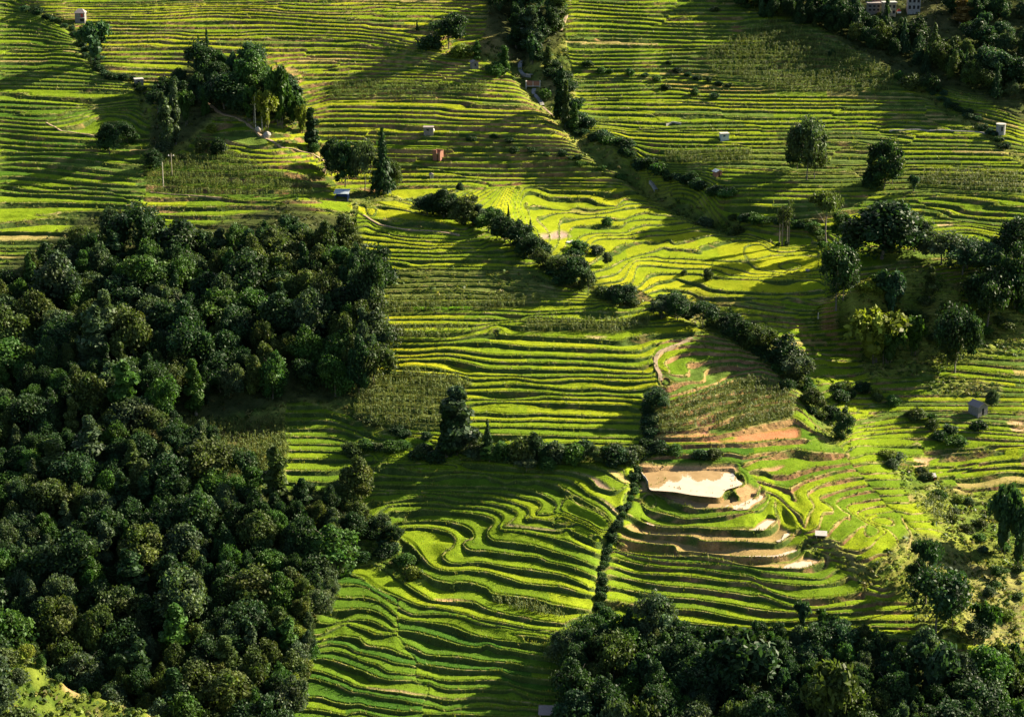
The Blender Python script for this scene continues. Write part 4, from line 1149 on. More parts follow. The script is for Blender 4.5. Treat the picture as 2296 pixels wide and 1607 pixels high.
def wood_of(poly_txt, n_max, spacing, hr, wr, codes, tones, place, group, seed, excl=None):
    """a wood: trees rooted apart from one another inside a surveyed outline"""
    rng = np.random.default_rng(seed)
    poly = pts(poly_txt); got = []
    ww = (YW / 400) * np.maximum(.02, -np.gradient(YW, axis=0))
    i0, i1 = np.searchsorted(fv, poly[:, 1].min()), np.searchsorted(fv, poly[:, 1].max())
    j0, j1 = np.searchsorted(fu, max(poly[:, 0].min(), fu[0])), np.searchsorted(fu, min(poly[:, 0].max(), fu[-1]))
    w = ww[i0:i1, j0:j1] * in_poly(FU[i0:i1, j0:j1], FV[i0:i1, j0:j1], poly)
    cand = rng.choice(w.size, size=min(14000, int((w > 0).sum())), p=(w / w.sum()).ravel(), replace=False)
    ii, jj = np.unravel_index(cand, w.shape)
    xs, ys = XW[i0 + ii, j0 + jj], YW[i0 + ii, j0 + jj]
    for q in range(len(ii)):
        if len(got) >= n_max: break
        s = spacing * (.55 + 1.0 * rng.random() ** 1.5)
        if all((xs[q] - g[0]) ** 2 + (ys[q] - g[1]) ** 2 > (.5 * (s + g[5])) ** 2 for g in got):
            got.append((xs[q], ys[q], fv[i0 + ii[q]], fu[j0 + jj[q]], ZW[i0 + ii[q], j0 + jj[q]], s))
    got.sort(key=lambda g: g[2])
    per = max(6, int(math.sqrt(len(got) * 1.3)))
    rows = [sorted(got[k:k + per], key=lambda g: g[3]) for k in range(0, len(got), per)]
    for r_, row in enumerate(rows):
        for c_, g in enumerate(row):
            code = codes[int(rng.random() * len(codes))]; tone = tones[int(rng.random() * len(tones))]
            f_ = g[5] / spacing; h = (hr[0] + (hr[1] - hr[0]) * rng.random()) * (.45 + .55 * f_); wd = (wr[0] + (wr[1] - wr[0]) * rng.random()) * f_
            if code == 'T': wd *= .5; h *= 1.12
            if code == 'C': wd *= .6; h *= 1.15
            LATER.append((plant(code, Vector((float(g[0]), float(g[1]), float(g[4]))), h, wd, tone, None, group, int(rng.integers(1, 9999)), float(rng.normal() * .03)), 'wood', place, g[3], g[2], tone, code))
    return len(got)
def one_plant(code, tile, x, ybase, ytop, w, tone, label, group=None, seed=None, lean=0.0):
    s = TILES[tile][2] / 3.625
    base = ground_o(tile, x, ybase)
    k = px_m(base)
    h = (ybase - ytop) * s * k * 1.06; wd = w * s * k
    return plant(code, base, h, wd, tone, label, group, seed if seed is not None else int(x * 7 + ybase * 3), lean)
# ---------------------------------------------------------------- woods
wood_of('O -80,690 60,660 150,590 250,560 330,590 480,600 620,560 720,560 800,600 842,680 835,760 838,870 700,900 560,905 400,945 370,975 250,960 -80,900', 190, 6.2, (11, 16), (8.5, 12), 'RRRRRRRRRT', ['dark', 'dark', 'olive', 'grey', 'dark', 'fresh', 'olive'], 'the upper left wood', 'trees of the upper left wood', 1)
wood_of('O -80,900 250,960 370,975 470,1020 560,1090 640,1130 740,1140 800,1120 812,1190 770,1262 700,1370 662,1490 652,1600 652,1700 -80,1700', 270, 5.6, (9, 13), (7.5, 10.5), 'RRRRRRRRRRRT', ['dark', 'olive', 'grey', 'dark', 'olive', 'grey', 'dark', 'fresh'], 'the lower left wood', 'trees of the lower left wood', 2)
wood_of('O 1262,1465 1330,1440 1500,1445 1640,1462 1900,1455 2000,1500 2120,1530 2390,1510 2390,1700 1262,1700', 150, 5.0, (9, 12.5), (7, 10), 'RRRRRB', ['dark', 'olive', 'dark', 'fresh', 'dark', 'grey', 'teal'], 'the lower right wood', 'trees of the lower right wood', 3)
wood_of('O 1090,-40 1110,40 1150,110 1230,110 1262,60 1262,-40', 24, 5.0, (10, 14), (5, 8), 'RRRTC', ['dark', 'dark', 'teal', 'dark'], 'the top middle grove', 'trees of the dark grove at the top', 4)
wood_of('O 1640,-30 1740,2 1842,26 1930,66 2052,98 2110,128 2200,168 2240,225 2180,205 2090,160 2052,145 1935,110 1845,68 1725,45 1640,0', 70, 5.0, (9, 13), (7, 10), 'RRRRRRC', ['dark', 'dark', 'teal', 'dark', 'olive', 'dark'], 'the top right wood', 'trees of the dark wood at the top right', 5)
wood_of('O 2070,-60 2390,-60 2390,270 2290,250 2240,200 2160,110 2120,40', 46, 6.0, (7, 11), (6, 9), 'RRRRB', ['dark', 'teal', 'dark', 'grey'], 'the right edge grove', 'trees of the grove at the right edge above the ridge', 8)
wood_of('O 775,650 838,640 838,880 785,890', 14, 4.6, (14, 19), (7, 10), 'RRRT', ['dark', 'grey', 'olive', 'dark'], 'the tall wood edge', 'tall trees at the right edge of the upper left wood', 9)
wood_of('O 712,1225 792,1225 775,1290 705,1420 668,1560 640,1570 665,1400', 26, 4.0, (6, 9), (5, 7.5), 'RRRR', ['grey', 'olive', 'grey', 'lime'], 'the sunlit-toned wood edge', 'pale sunlit-toned trees at the right edge of the lower left wood', 10)  # pale foliage, toned brighter to put the sunlight on this edge into its colour
wood_of('O 365,235 400,180 470,160 560,165 640,200 668,262 600,268 520,262 440,250', 26, 5.4, (9, 13), (7, 11), 'RRRRRB', ['dark', 'dark', 'teal', 'dark', 'fresh'], 'the wooded knoll', 'trees of the wooded knoll', 6)

# ---------------------------------------------------------------- single trees, bamboo and shrubs, as surveyed
NOTE = {}
def many(rows):
    for r in rows: one_plant(*r)
many([
 ('B', 'A', 605, 385, 160, 215, 'teal', 'drooping dark bamboo clump below the top left watch hut'),
 ('C', 'A', 1278, 470, 240, 75, 'dark', 'narrow conifer on the knoll crest, left of the taller one'),
 ('C', 'A', 1332, 470, 205, 85, 'dark', 'tallest narrow conifer on the knoll crest'),
 ('B', 'A', 1785, 800, 440, 190, 'fresh', 'tall bamboo clump with arching plumes above the twin poles'),
 ('B', 'A', 1590, 775, 560, 130, 'fresh', 'bamboo clump just left of the twin white poles'),
 ('B', 'A', 1700, 830, 600, 150, 'lime', 'lime-green bamboo clump right behind the twin white poles'),
 ('B', 'A', 1880, 790, 590, 150, 'fresh', 'leafy bamboo clump at the right end of the knoll wood'),
 ('B', 'A', 1930, 840, 670, 110, 'lime', 'low lime-green clump at the right foot of the knoll wood'),
 ('T', 'A', 1060, 955, 620, 80, 'grey', 'ivy-clad columnar tree left of the two beside the dark knoll slope'),
 ('T', 'A', 1122, 925, 548, 62, 'grey', 'taller ivy-clad columnar tree right of the two beside the knoll slope'),
 ('B', 'A', 1190, 800, 600, 110, 'fresh', 'feathery green tree right of the two ivy-clad columns'),
 ('T', 'A', 1304, 740, 575, 28, 'fresh', 'thin pole-like tree in the dark hollow of the knoll'),
 ('T', 'A', 1326, 725, 640, 30, 'fresh', 'short thin tree beside the pole-like one in the knoll hollow'),
 ('T', 'A', 1985, 935, 705, 75, 'dark', 'dark columnar tree alone right of the knoll'),
 ('R', 'A', 985, 1095, 950, 120, 'dark', 'small leaning tree beside the lower white pole'),
 ('R', 'A', 700, 980, 770, 170, 'dark', 'dark tree in the shaded gully left of the knoll'),
 ('R', 'A', 810, 905, 760, 140, 'dark', 'dark tree at the gully head left of the knoll'),
 ('R', 'A', 1060, 640, 480, 170, 'dark', 'dark tree at the left edge of the knoll wood'),
 ('R', 'A', 1010, 720, 560, 140, 'dark', 'small dark tree at the lower left edge of the knoll wood'),
 ('S', 'A', 1285, 955, 860, 110, 'olive', 'olive bush on the knoll slope below the hollow'),
 ('S', 'A', 1400, 975, 860, 110, 'dark', 'dark bush left of the small knoll terraces'),
 ('S', 'A', 1050, 965, 880, 110, 'grey', 'grey-green bush at the foot of the ivy-clad columns'),
 ('S', 'A', 1355, 840, 780, 75, 'lime', 'pale bush above the small knoll terraces'),
 ('S', 'A', 2010, 960, 900, 80, 'fresh', 'round bush at the foot of the lone dark columnar tree'),
 ('R', 'B', 85, 1195, 880, 190, 'dark', 'dark broadleaf tree at the middle of the copse above the blue-roofed hut'),
 ('R', 'B', 215, 1215, 870, 170, 'grey', 'tall grey-green tree next to the big conifer'),
 ('R', 'B', 0, 1120, 870, 150, 'dark', 'dark tree at the left end of the copse above the blue-roofed hut'),
 ('C', 'B', 330, 1235, 838, 175, 'dark', 'big dark conifer at the right of the copse in the middle distance'),
 ('R', 'B', 405, 1210, 1000, 110, 'olive', 'olive tree tucked against the right side of the big conifer'),
 ('R', 'B', 752, 310, 88, 225, 'dark', 'large dark round tree on the spur left of the top grove'),
 ('S', 'B', 615, 305, 205, 150, 'dark', 'dark spreading bush at the left foot of the large round tree'),
 ('S', 'B', 845, 355, 270, 150, 'lime', 'pale bush at the right foot of the large round tree'),
 ('T', 'B', 930, 375, 262, 48, 'fresh', 'short columnar tree above the tiny grey hut'),
 ('T', 'B', 1108, 472, 308, 66, 'fresh', 'green columnar tree standing alone left of the stream path'),
 ('C', 'B', 546, 196, 132, 26, 'dark', 'tiny dark conifer on a far terrace left of the large round tree'),
 ('T', 'B', 1285, 300, 50, 105, 'grey', 'grey-green ivy-clad column in the top grove'),
 ('B', 'B', 1285, 395, 225, 120, 'teal', 'bright bamboo clump above the brick footbridge'),
 ('T', 'B', 1450, 195, -60, 105, 'olive', 'ivy-clad tree at the right edge of the top grove'),
 ('T', 'B', 1388, 440, 308, 50, 'olive', 'thin leaning tree right of the brick footbridge'),
 ('T', 'B', 1465, 710, 410, 72, 'dark', 'tall dark column, left of the group below the footbridge'),
 ('T', 'B', 1495, 765, 485, 48, 'olive', 'thin olive column in the group below the footbridge'),
 ('T', 'B', 1557, 795, 622, 52, 'fresh', 'right-hand column of the group below the footbridge'),
 ('T', 'B', 1522, 775, 685, 40, 'dark', 'shortest column of the group below the footbridge'),
 ('S', 'B', 1362, 590, 510, 70, 'fresh', 'small bush beside the stream path below the footbridge'),
 ('S', 'B', 1050, 480, 390, 120, 'fresh', 'leafy bush on the spur crest beside the lone column'),
 ('S', 'B', 822, 1212, 1148, 48, 'dark', 'single small dark bush among the open fields'),
 ('R', 'B', 615, 1372, 1240, 190, 'dark', 'dark tree at the top left end of the bushy gully', 'trees of the bushy gully'),
 ('R', 'B', 720, 1385, 1195, 230, 'dark', 'largest dark tree near the top of the bushy gully', 'trees of the bushy gully'),
 ('R', 'B', 850, 1425, 1230, 200, 'olive', 'olive tree third along the bushy gully', 'trees of the bushy gully'),
 ('T', 'B', 942, 1440, 1310, 80, 'grey', 'grey columnar tree in the bushy gully', 'trees of the bushy gully'),
 ('R', 'B', 1005, 1485, 1320, 180, 'fresh', 'bright green tree in the middle of the bushy gully', 'trees of the bushy gully'),
 ('R', 'B', 1110, 1545, 1370, 210, 'dark', 'dark tree below the middle of the bushy gully', 'trees of the bushy gully'),
 ('R', 'B', 1210, 1595, 1385, 200, 'dark', 'dark spreading tree left of the bare soil plot', 'trees of the bushy gully'),
 ('C', 'B', 1135, 1410, 1310, 32, 'dark', 'tiny conifer poking above the bushy gully', 'trees of the bushy gully'),
 ('C', 'B', 1270, 1560, 1395, 60, 'dark', 'small conifer at the edge of the bare soil plot', 'trees of the bushy gully'),
 ('R', 'E', 1265, 150, -20, 200, 'dark', 'dark tree below the bare soil plot in the bushy gully', 'trees of the bushy gully'),
 ('R', 'E', 1350, 215, 70, 160, 'olive', 'olive tree in the lower bushy gully', 'trees of the bushy gully'),
 ('R', 'E', 1460, 270, 110, 180, 'olive', 'olive spreading tree in the lower bushy gully', 'trees of the bushy gully'),
 ('R', 'E', 1565, 325, 130, 190, 'dark', 'last large dark tree of the lower bushy gully', 'trees of the bushy gully'),
 ('R', 'E', 1645, 345, 190, 100, 'grey', 'grey-green tree at the very end of the bushy gully', 'trees of the bushy gully'),
 ('R', 'E', 1850, 425, 285, 220, 'dark', 'dark round bush-tree alone below the yellow fields'),
 ('S', 'E', 1745, 395, 310, 110, 'olive', 'olive bush left of the lone round bush-tree below the yellow fields'),
 ('S', 'E', 1930, 440, 380, 90, 'olive', 'small bush right of the lone round bush-tree'),
 ('R', 'E', 2110, 525, 385, 170, 'grey', 'grey-green bush-tree at the head of the right gully', 'trees of the right gully'),
 ('R', 'E', 2215, 545, 370, 160, 'dark', 'dark bush-tree second along the right gully', 'trees of the right gully'),
 ('T', 'E', 790, 1400, 968, 165, 'grey', 'tall ivy-clad tree alone left of the hedge in the centre'),
 ('T', 'E', 740, 1420, 1060, 110, 'dark', 'dark lower half-hidden tree pressed against the tall ivy-clad tree'),
 ('R', 'E', 842, 1395, 1230, 120, 'grey', 'leafy bush-tree at the foot of the tall ivy-clad tree'),
 ('C', 'E', 1000, 1410, 1160, 100, 'dark', 'dark narrow conifer beside the small hut in the centre'),
 ('R', 'E', 2075, 1105, 975, 190, 'teal', 'round leaning tree at the corner between fields and maize'),
 ('S', 'E', 205, 1345, 1295, 85, 'fresh', 'small bush in the shaded meadow'),
])
HEDGE = [(905, 1350, 1235, 120), (1105, 1425, 1290, 150), (1205, 1445, 1250, 165), (1315, 1430, 1230, 180), (1435, 1445, 1285, 150), (1555, 1455, 1305, 160), (1690, 1455, 1340, 150), (1800, 1462, 1320, 160), (1905, 1462, 1350, 140), (1010, 1450, 1340, 120), (580, 1420, 1340, 140), (660, 1455, 1360, 120), (1250, 1500, 1420, 140), (1380, 1500, 1410, 120), (1960, 1420, 1330, 120)]
for i, (x, yb, yt, w) in enumerate(HEDGE):
    one_plant('S' if i % 3 else 'R', 'E', x, yb, yt, w, ('grey', 'fresh', 'olive', 'dark')[i % 4], '%s bush from the left in the hedge under the central fields' % ordinal(i), 'bushes of the hedge under the central fields')
many([
 ('R', 'C', 900, 1150, 722, 240, 'grey', 'tall two-tiered tree on the right hillside, left of the pair'),
 ('R', 'C', 840, 1080, 800, 190, 'dark', 'dark crown leaning out on the left of the tall two-tiered tree'),
 ('R', 'C', 950, 1140, 940, 150, 'olive', 'olive lower crown at the right of the tall two-tiered tree'),
 ('R', 'C', 1395, 1205, 880, 220, 'dark', 'dark tree on the right hillside, right of the pair'),
 ('R', 'C', 1450, 1180, 1000, 140, 'olive', 'olive crown at the right side of the right-hand hillside tree'),
 ('S', 'C', 1330, 1200, 1040, 140, 'dark', 'dark bush at the left foot of the right-hand hillside tree'),
 ('R', 'C', 1385, 1650, 1262, 560, 'dark', 'huge dark round tree right of the yellow fields'),
 ('F', 'C', 1025, 1560, 1222, 210, 'olive', 'flat-topped tall tree left of the huge round tree'),
 ('R', 'C', 1125, 1570, 1330, 150, 'fresh', 'green tree squeezed between the flat-topped and the huge round tree'),
 ('R', 'C', 1590, 1610, 1360, 260, 'olive', 'olive tree at the right shoulder of the huge round tree'),
 ('R', 'C', 1760, 1690, 1460, 260, 'grey', 'grey-green tree right of the huge round tree'),
 ('R', 'C', 1930, 1720, 1500, 280, 'teal', 'blue-green tree near the right edge below the terraces'),
 ('R', 'C', 2240, 1680, 1360, 320, 'dark', 'dark tree cut by the right edge of the photo below the terraces'),
 ('R', 'C', 1690, 590, 455, 125, 'dark', 'dark tree alone on the ridge crest at the right'),
 ('S', 'C', 1565, 560, 450, 140, 'olive', 'olive bush left of the lone ridge tree'),
 ('S', 'C', 1490, 500, 440, 70, 'fresh', 'round green bush on the ridge crest'),
 ('C', 'C', 1662, 470, 305, 75, 'dark', 'dark conifer just above the lone ridge tree'),
 ('C', 'C', 950, 165, 55, 36, 'olive', 'thin conifer at the front of the top right wood'),
 ('C', 'C', 1318, 290, 130, 46, 'dark', 'tall thin conifer in the middle of the top right wood'),
 ('T', 'C', 1890, 150, 10, 100, 'rust', 'brownish drooping tree right of the houses'),
 ('R', 'C', 1560, 250, 165, 130, 'rust', 'russet-leaved tree in the top right wood'),
 ('R', 'C', 2180, 345, 185, 130, 'grey', 'pale grey-green tree at the right edge above the ridge'),
 ('R', 'C', 2235, 560, 360, 220, 'dark', 'dark tree at the right edge on the ridge'),
 ('R', 'C', 2110, 540, 420, 150, 'dark', 'dark tree on the ridge right of the soil patch'),
 ('S', 'C', 1060, 350, 300, 50, 'dark', 'small dark bush on a far right terrace'),
 ('S', 'C', 625, 105, 70, 45, 'dark', 'small dark bush on the crest at the top right terraces'),
 ('S', 'C', 310, 65, 30, 60, 'olive', 'small round bush on the far top right terraces'),
 ('B', 'C', 1590, 1225, 1130, 80, 'teal', 'young palm-like plant right of the hillside pair'),
 ('R', 'G', 1090, 440, 10, 260, 'dark', 'tall dark tree at the right end of the yellow fields'),
 ('R', 'G', 1130, 420, 180, 190, 'dark', 'dark lower crown at the right of the tall tree beside the yellow fields'),
 ('B', 'G', 1440, 505, 215, 200, 'teal', 'dark bamboo clump with drooping plumes on the scrubby slope'),
 ('B', 'G', 1590, 780, 530, 170, 'fresh', 'small bamboo clump with arching tips below the scrubby slope'),
 ('B', 'G', 1330, 820, 480, 360, 'lime', 'wide lime-green bamboo clump in the middle of the scrubby slope'),
 ('B', 'G', 1420, 830, 560, 220, 'fresh', 'green bamboo clump at the right side of the wide lime-green one'),
 ('R', 'G', 1850, 880, 400, 300, 'dark', 'tall dark tree on the right slope, left of two'),
 ('R', 'G', 1800, 840, 560, 200, 'olive', 'olive lower crown at the left of the tall dark right-slope tree'),
 ('R', 'G', 2060, 590, 190, 330, 'dark', 'tall dark tree on the right slope, right of two'),
 ('T', 'G', 1685, 405, 208, 58, 'olive', 'short columnar tree between the bamboo and the dark trees'),
 ('R', 'G', 2080, 280, 60, 250, 'teal', 'blue-green tree in the right thicket'),
 ('R', 'G', 1900, 250, 40, 260, 'teal', 'blue-green tree at the left of the right thicket'),
 ('R', 'G', 2235, 470, 0, 280, 'dark', 'dark tree at the right edge behind the right-slope pair'),
 ('R', 'G', 60, 530, 370, 140, 'grey', 'grey-green tree third along the right gully', 'trees of the right gully'),
 ('R', 'G', 240, 570, 385, 210, 'dark', 'dark tree fourth along the right gully', 'trees of the right gully'),
 ('R', 'G', 470, 655, 450, 220, 'dark', 'dark tree fifth along the right gully', 'trees of the right gully'),
 ('R', 'G', 605, 705, 510, 190, 'olive', 'olive tree sixth along the right gully', 'trees of the right gully'),
 ('R', 'G', 745, 800, 555, 260, 'dark', 'largest dark tree of the right gully', 'trees of the right gully'),
 ('R', 'G', 830, 900, 700, 230, 'grey', 'grey-green tree with pale blossom below the largest gully tree', 'trees of the right gully'),
 ('R', 'G', 940, 1060, 910, 170, 'olive', 'olive tree near the foot of the right gully', 'trees of the right gully'),
 ('R', 'G', 1130, 1275, 1055, 160, 'dark', 'small dark tree on a thin stem below the right gully'),
 ('R', 'G', 2090, 1110, 975, 105, 'grey', 'small grey-green tree beside the stone field hut'),
 ('S', 'G', 1110, 1000, 930, 110, 'olive', 'olive bush right of the foot of the right gully'),
 ('F', 'J', 1665, 880, 435, 210, 'dark', 'tall bare-stemmed tree crown rising from the big dark right-hand tree'),
 ('R', 'J', 1730, 1080, 560, 380, 'dark', 'big dark tree alone at the lower right'),
 ('R', 'J', 1590, 800, 560, 130, 'dark', 'dark side branch crown left of the big lower right tree'),
 ('R', 'J', 1830, 1040, 720, 200, 'grey', 'grey-green crown at the right side of the big lower right tree'),
 ('B', 'J', 870, 1040, 850, 110, 'teal', 'small palm-like bamboo at the top edge of the lower right wood, left'),
 ('B', 'J', 1005, 1060, 890, 130, 'fresh', 'palm-like bamboo at the top edge of the lower right wood, right'),
 ('B', 'J', 2150, 560, 115, 220, 'teal', 'tall dark bamboo clump on the right edge slope'),
 ('B', 'J', 2250, 640, 190, 200, 'dark', 'dark bamboo clump cut by the right edge of the photo'),
 ('B', 'J', 2040, 1130, 870, 200, 'fresh', 'green arching bamboo clump right of the big lower right tree'),
 ('R', 'J', 1980, 1150, 960, 180, 'grey', 'grey-green tree below the arching bamboo at the right'),
 ('R', 'J', 2130, 740, 640, 120, 'fresh', 'low green bush-tree on the far right slope'),
 ('R', 'T1', 1180, 900, 600, 300, 'grey', 'grey-green bush-tree at the corner of the wood by the curved terraces'),
 ('R', 'T1', 1330, 1010, 760, 260, 'dark', 'dark bush at the edge of the curved terraces'),
 ('S', 'T1', 1480, 1260, 1050, 260, 'fresh', 'green bush spilling down the bank by the curved terraces'),
 ('S', 'T1', 1180, 1180, 1040, 240, 'dark', 'dark bush in the hollow below the curved terraces'),
 ('S', 'T1', 1580, 1420, 1250, 200, 'lime', 'pale bush at the tip of the bank by the curved terraces'),
 ('S', 'T1', 930, 1250, 1090, 240, 'dark', 'dark bush near the wood edge below the curved terraces'),
 ('S', 'T5', 260, 880, 660, 260, 'fresh', 'bush at the wood edge beside the lower left terraces, upper one'),
 ('S', 'T5', 210, 1030, 860, 180, 'lime', 'pale bush at the wood edge beside the lower left terraces, lower one'),
 ('S', 'U4', 480, 1200, 1000, 260, 'dark', 'dark bush left of the red soil bank above the pond'),
 ('S', 'U4', 680, 1230, 1060, 220, 'fresh', 'green bush on the bank above the left of the pond'),
 ('S', 'U4', 1000, 1260, 1110, 240, 'dark', 'dark bush on the bank above the middle of the pond'),
 ('S', 'U4', 1200, 1250, 1100, 240, 'olive', 'olive bush on the bank above the right of the pond'),
 ('S', 'U5', 1060, 760, 640, 150, 'fresh', 'spiky green bush in the middle of the yellow fields'),
 ('S', 'U5', 690, 1080, 930, 260, 'fresh', 'dark green bush beside white sacks in the yellow fields'),
 ('S', 'U5', 920, 1130, 990, 220, 'grey', 'grey-green bush right of the white sacks'),
 ('R', 'U5', 1060, 1280, 1090, 130, 'grey', 'small grey tree in the strip between the fields'),
 ('S', 'U6', 540, 340, 200, 200, 'grey', 'dark-centred bush on the spur tip in the yellow fields'),
 ('S', 'U6', 940, 480, 320, 160, 'olive', 'olive bush at the very tip of the spur in the yellow fields'),
 ('S', 'U6', 275, 1040, 945, 90, 'olive', 'small brown-green bush left of two in the lower yellow fields'),
 ('S', 'U6', 580, 1090, 920, 140, 'olive', 'small brown-green bush right of two in the lower yellow fields'),
 ('Q', 'U6', 1490, 665, 205, 85, 'olive', 'slender bare-stemmed tree, leftmost of four beside the yellow fields', 'slender trees by the yellow fields'),
 ('Q', 'U6', 1532, 672, 170, 95, 'olive', 'slender bare-stemmed tree, second of four beside the yellow fields', 'slender trees by the yellow fields'),
 ('Q', 'U6', 1585, 650, 260, 80, 'olive', 'slender bare-stemmed tree, third of four beside the yellow fields', 'slender trees by the yellow fields'),
 ('Q', 'U6', 1615, 655, 85, 90, 'olive', 'tallest slender bare-stemmed tree, rightmost of four by the yellow fields', 'slender trees by the yellow fields'),
 ('S', 'U6', 1485, 675, 615, 70, 'fresh', 'tuft at the foot of the left slender trees'),
 ('S', 'U6', 1590, 660, 595, 70, 'dark', 'tuft at the foot of the right slender trees'),
])
# bushes strung along streams and ridges
def string(txt, n, size, tones, place, group, seed, jitter=2.0, code='S'):
    rng = np.random.default_rng(seed); q = spline(pts(txt), 1.0)
    for i in range(n):
        p = q[int((i + .3 + .4 * rng.random()) / n * (len(q) - 1))] + rng.normal(size=2) * np.array([jitter, jitter * .5])
        base = ground(*p); s = size[0] + (size[1] - size[0]) * rng.random()
        tone = tones[int(rng.random() * len(tones))]
        LATER.append((plant(code, base, s, s * (1.1 + .5 * rng.random()), tone, None, group, int(rng.integers(1, 9999))), 'string', place, p[0], p[1], tone, code))
string('O 1275,225 1320,290 1380,320 1420,350 1480,385 1560,420 1630,440', 34, (2.0, 4.2), ['dark', 'fresh', 'teal', 'dark'], 'of the stream bank by the spur', 'bushes of the stream bank at the right spur', 31, 4)
string('O 1180,70 1215,130 1250,180 1290,220', 9, (2.5, 4.5), ['dark', 'teal'], 'of the upper stream gully', 'bushes of the upper stream gully', 32, 6)
string('O 1640,480 1730,500 1830,520 1850,560', 18, (2, 3.6), ['dark', 'olive', 'fresh'], 'of the ditch behind yellow fields', 'bushes of the ditch behind the yellow fields', 33, 3)
string('O 60,15 120,45 165,70 200,120 235,165 300,180 330,215', 24, (1.6, 3.0), ['dark', 'teal', 'dark'], 'of the ditch at the top left', 'bushes of the top left ditch', 34, 3)
string('O 1428,1050 1412,1112 1372,1190 1352,1258 1342,1335 1350,1380', 34, (1.1, 2.2), ['dark', 'fresh', 'dark'], 'of the stream by the pond terraces', 'bushes of the stream beside the pond terraces', 35, 1.6)
string('O 1455,890 1456,930 1455,970 1450,1005 1440,1030', 16, (1.8, 3.2), ['dark', 'dark', 'teal'], 'of the bank by the central fields', 'bushes of the bank right of the central fields', 36, 2)
string('O 1300,150 1380,165 1450,175 1500,200 1560,215 1620,225', 10, (1.6, 3.0), ['dark', 'teal', 'fresh'], 'of the upper right hedge line', 'bushes of the upper right hedge line', 37, 3)
string('O 1490,135 1540,170 1580,180 1650,195', 7, (1.6, 2.8), ['dark', 'dark'], 'of the upper right ditch', 'bushes of the upper right ditch', 38, 2)
string('O 2080,200 2130,235 2180,265 2220,300 2270,330', 20, (1.4, 2.6), ['dark', 'teal'], 'of the ditch down the right ridge', 'bushes of the right ridge ditch', 39, 3)
string('O 800,930 860,960 930,980 990,1000', 8, (1.8, 3.2), ['dark', 'olive'], 'of the shaded hedge', 'bushes of the shaded hedge', 40, 4)
string('O 820,1170 850,1200 880,1225 905,1250', 8, (2.0, 3.4), ['dark', 'fresh', 'dark'], 'of the thicket by curved terraces', 'bushes of the thicket beside the curved terraces', 41, 5)
string('O 935,450 1000,465 1060,480 1130,515 1190,548 1250,600 1330,645 1400,665', 34, (2.2, 4.6), ['dark', 'olive', 'fresh', 'dark', 'grey'], 'of the bushy gully', 'bushes of the bushy gully', 46, 7)
string('O 1470,690 1560,700 1640,735 1720,780 1790,850 1850,930', 30, (2.2, 4.6), ['dark', 'olive', 'fresh', 'dark'], 'of the right gully', 'bushes of the right gully', 47, 8)
string('O 760,1010 860,1010 960,1015 1080,1020 1200,1028 1320,1020 1420,1025', 34, (1.8, 3.8), ['dark', 'fresh', 'olive', 'grey'], 'of the central hedge bank', 'bushes of the central hedge bank', 48, 6)
string('O 1060,300 1160,330 1260,345 1400,395', 12, (1.4, 2.6), ['dark', 'fresh', 'dark'], 'of the rows under the central spur', 'bushes under the central spur', 42, 8)
string('O 1870,880 1990,905 2080,960 2200,990', 16, (1.8, 3.6), ['fresh', 'olive', 'lime', 'dark'], 'of the scrub above right terraces', 'bushes of the scrub above the right terraces', 43, 9)
string('O 1930,640 2060,700 2180,760 2270,700', 18, (1.8, 3.8), ['lime', 'fresh', 'olive'], 'of the bright right scrub slope', 'bushes of the bright scrub on the right slope', 44, 14)
string('O 2000,1020 2080,1090 2160,1180 2240,1260 2260,1380', 22, (1.6, 3.2), ['olive', 'fresh', 'lime', 'grey'], 'of the lower right scrub slope', 'bushes of the lower right scrub slope', 45, 12)

# kinds of which more than 290 are in view: those that show smallest are filled in as one mass
def merge_small(code, keep, name, label):
    rs = [(p[0].scale[1] * p[0].scale[2] / p[0].location.y ** 2, p[0]) for p in PLANTS if p[1] == code]
    rs.sort(key=lambda t: -t[0])
    can = {id(l[0]) for l in LATER}
    drop = [r for _, r in rs[::-1] if id(r) in can][:max(0, len(rs) - keep)]
    mv_, mc_ = [], []
    gone = {id(r) for r in drop}
    LATER[:] = [l for l in LATER if id(l[0]) not in gone]; PLANTS[:] = [p for p in PLANTS if id(p[0]) not in gone]
    for r in drop:
        cr = r if r.data else next(c for c in r.children if c.name.startswith('crown'))
        me = cr.data; nv_ = len(me.vertices)
        co = np.empty(nv_ * 3, f32); me.vertices.foreach_get('co', co); co = co.reshape(-1, 4, 3)
        cl_ = np.empty(nv_ * 4, f32); me.color_attributes['cover'].data.foreach_get('color', cl_); cl_ = cl_.reshape(-1, 4, 4)[:, 0, :3]
        ca, sa = math.cos(r.rotation_euler.z), math.sin(r.rotation_euler.z); s = np.array(r.scale); l = np.array(r.location)
        q = co * s; q = np.stack([q[..., 0] * ca - q[..., 1] * sa, q[..., 0] * sa + q[..., 1] * ca, q[..., 2]], -1) + l
        mv_.append(q); mc_.append(cl_ * np.array(cr.color)[:3])
        for c in list(r.children): bpy.data.objects.remove(c)
        bpy.data.objects.remove(r)
    print(code, len(rs), 'merged', len(mv_))
    if mv_:
        o = link(name, soup(name, np.concatenate(mv_), np.concatenate(mc_), 4), MAT['leaf']); o.color = (1, 1, 1, 1)
        tag(o, label, name, kind='stuff')
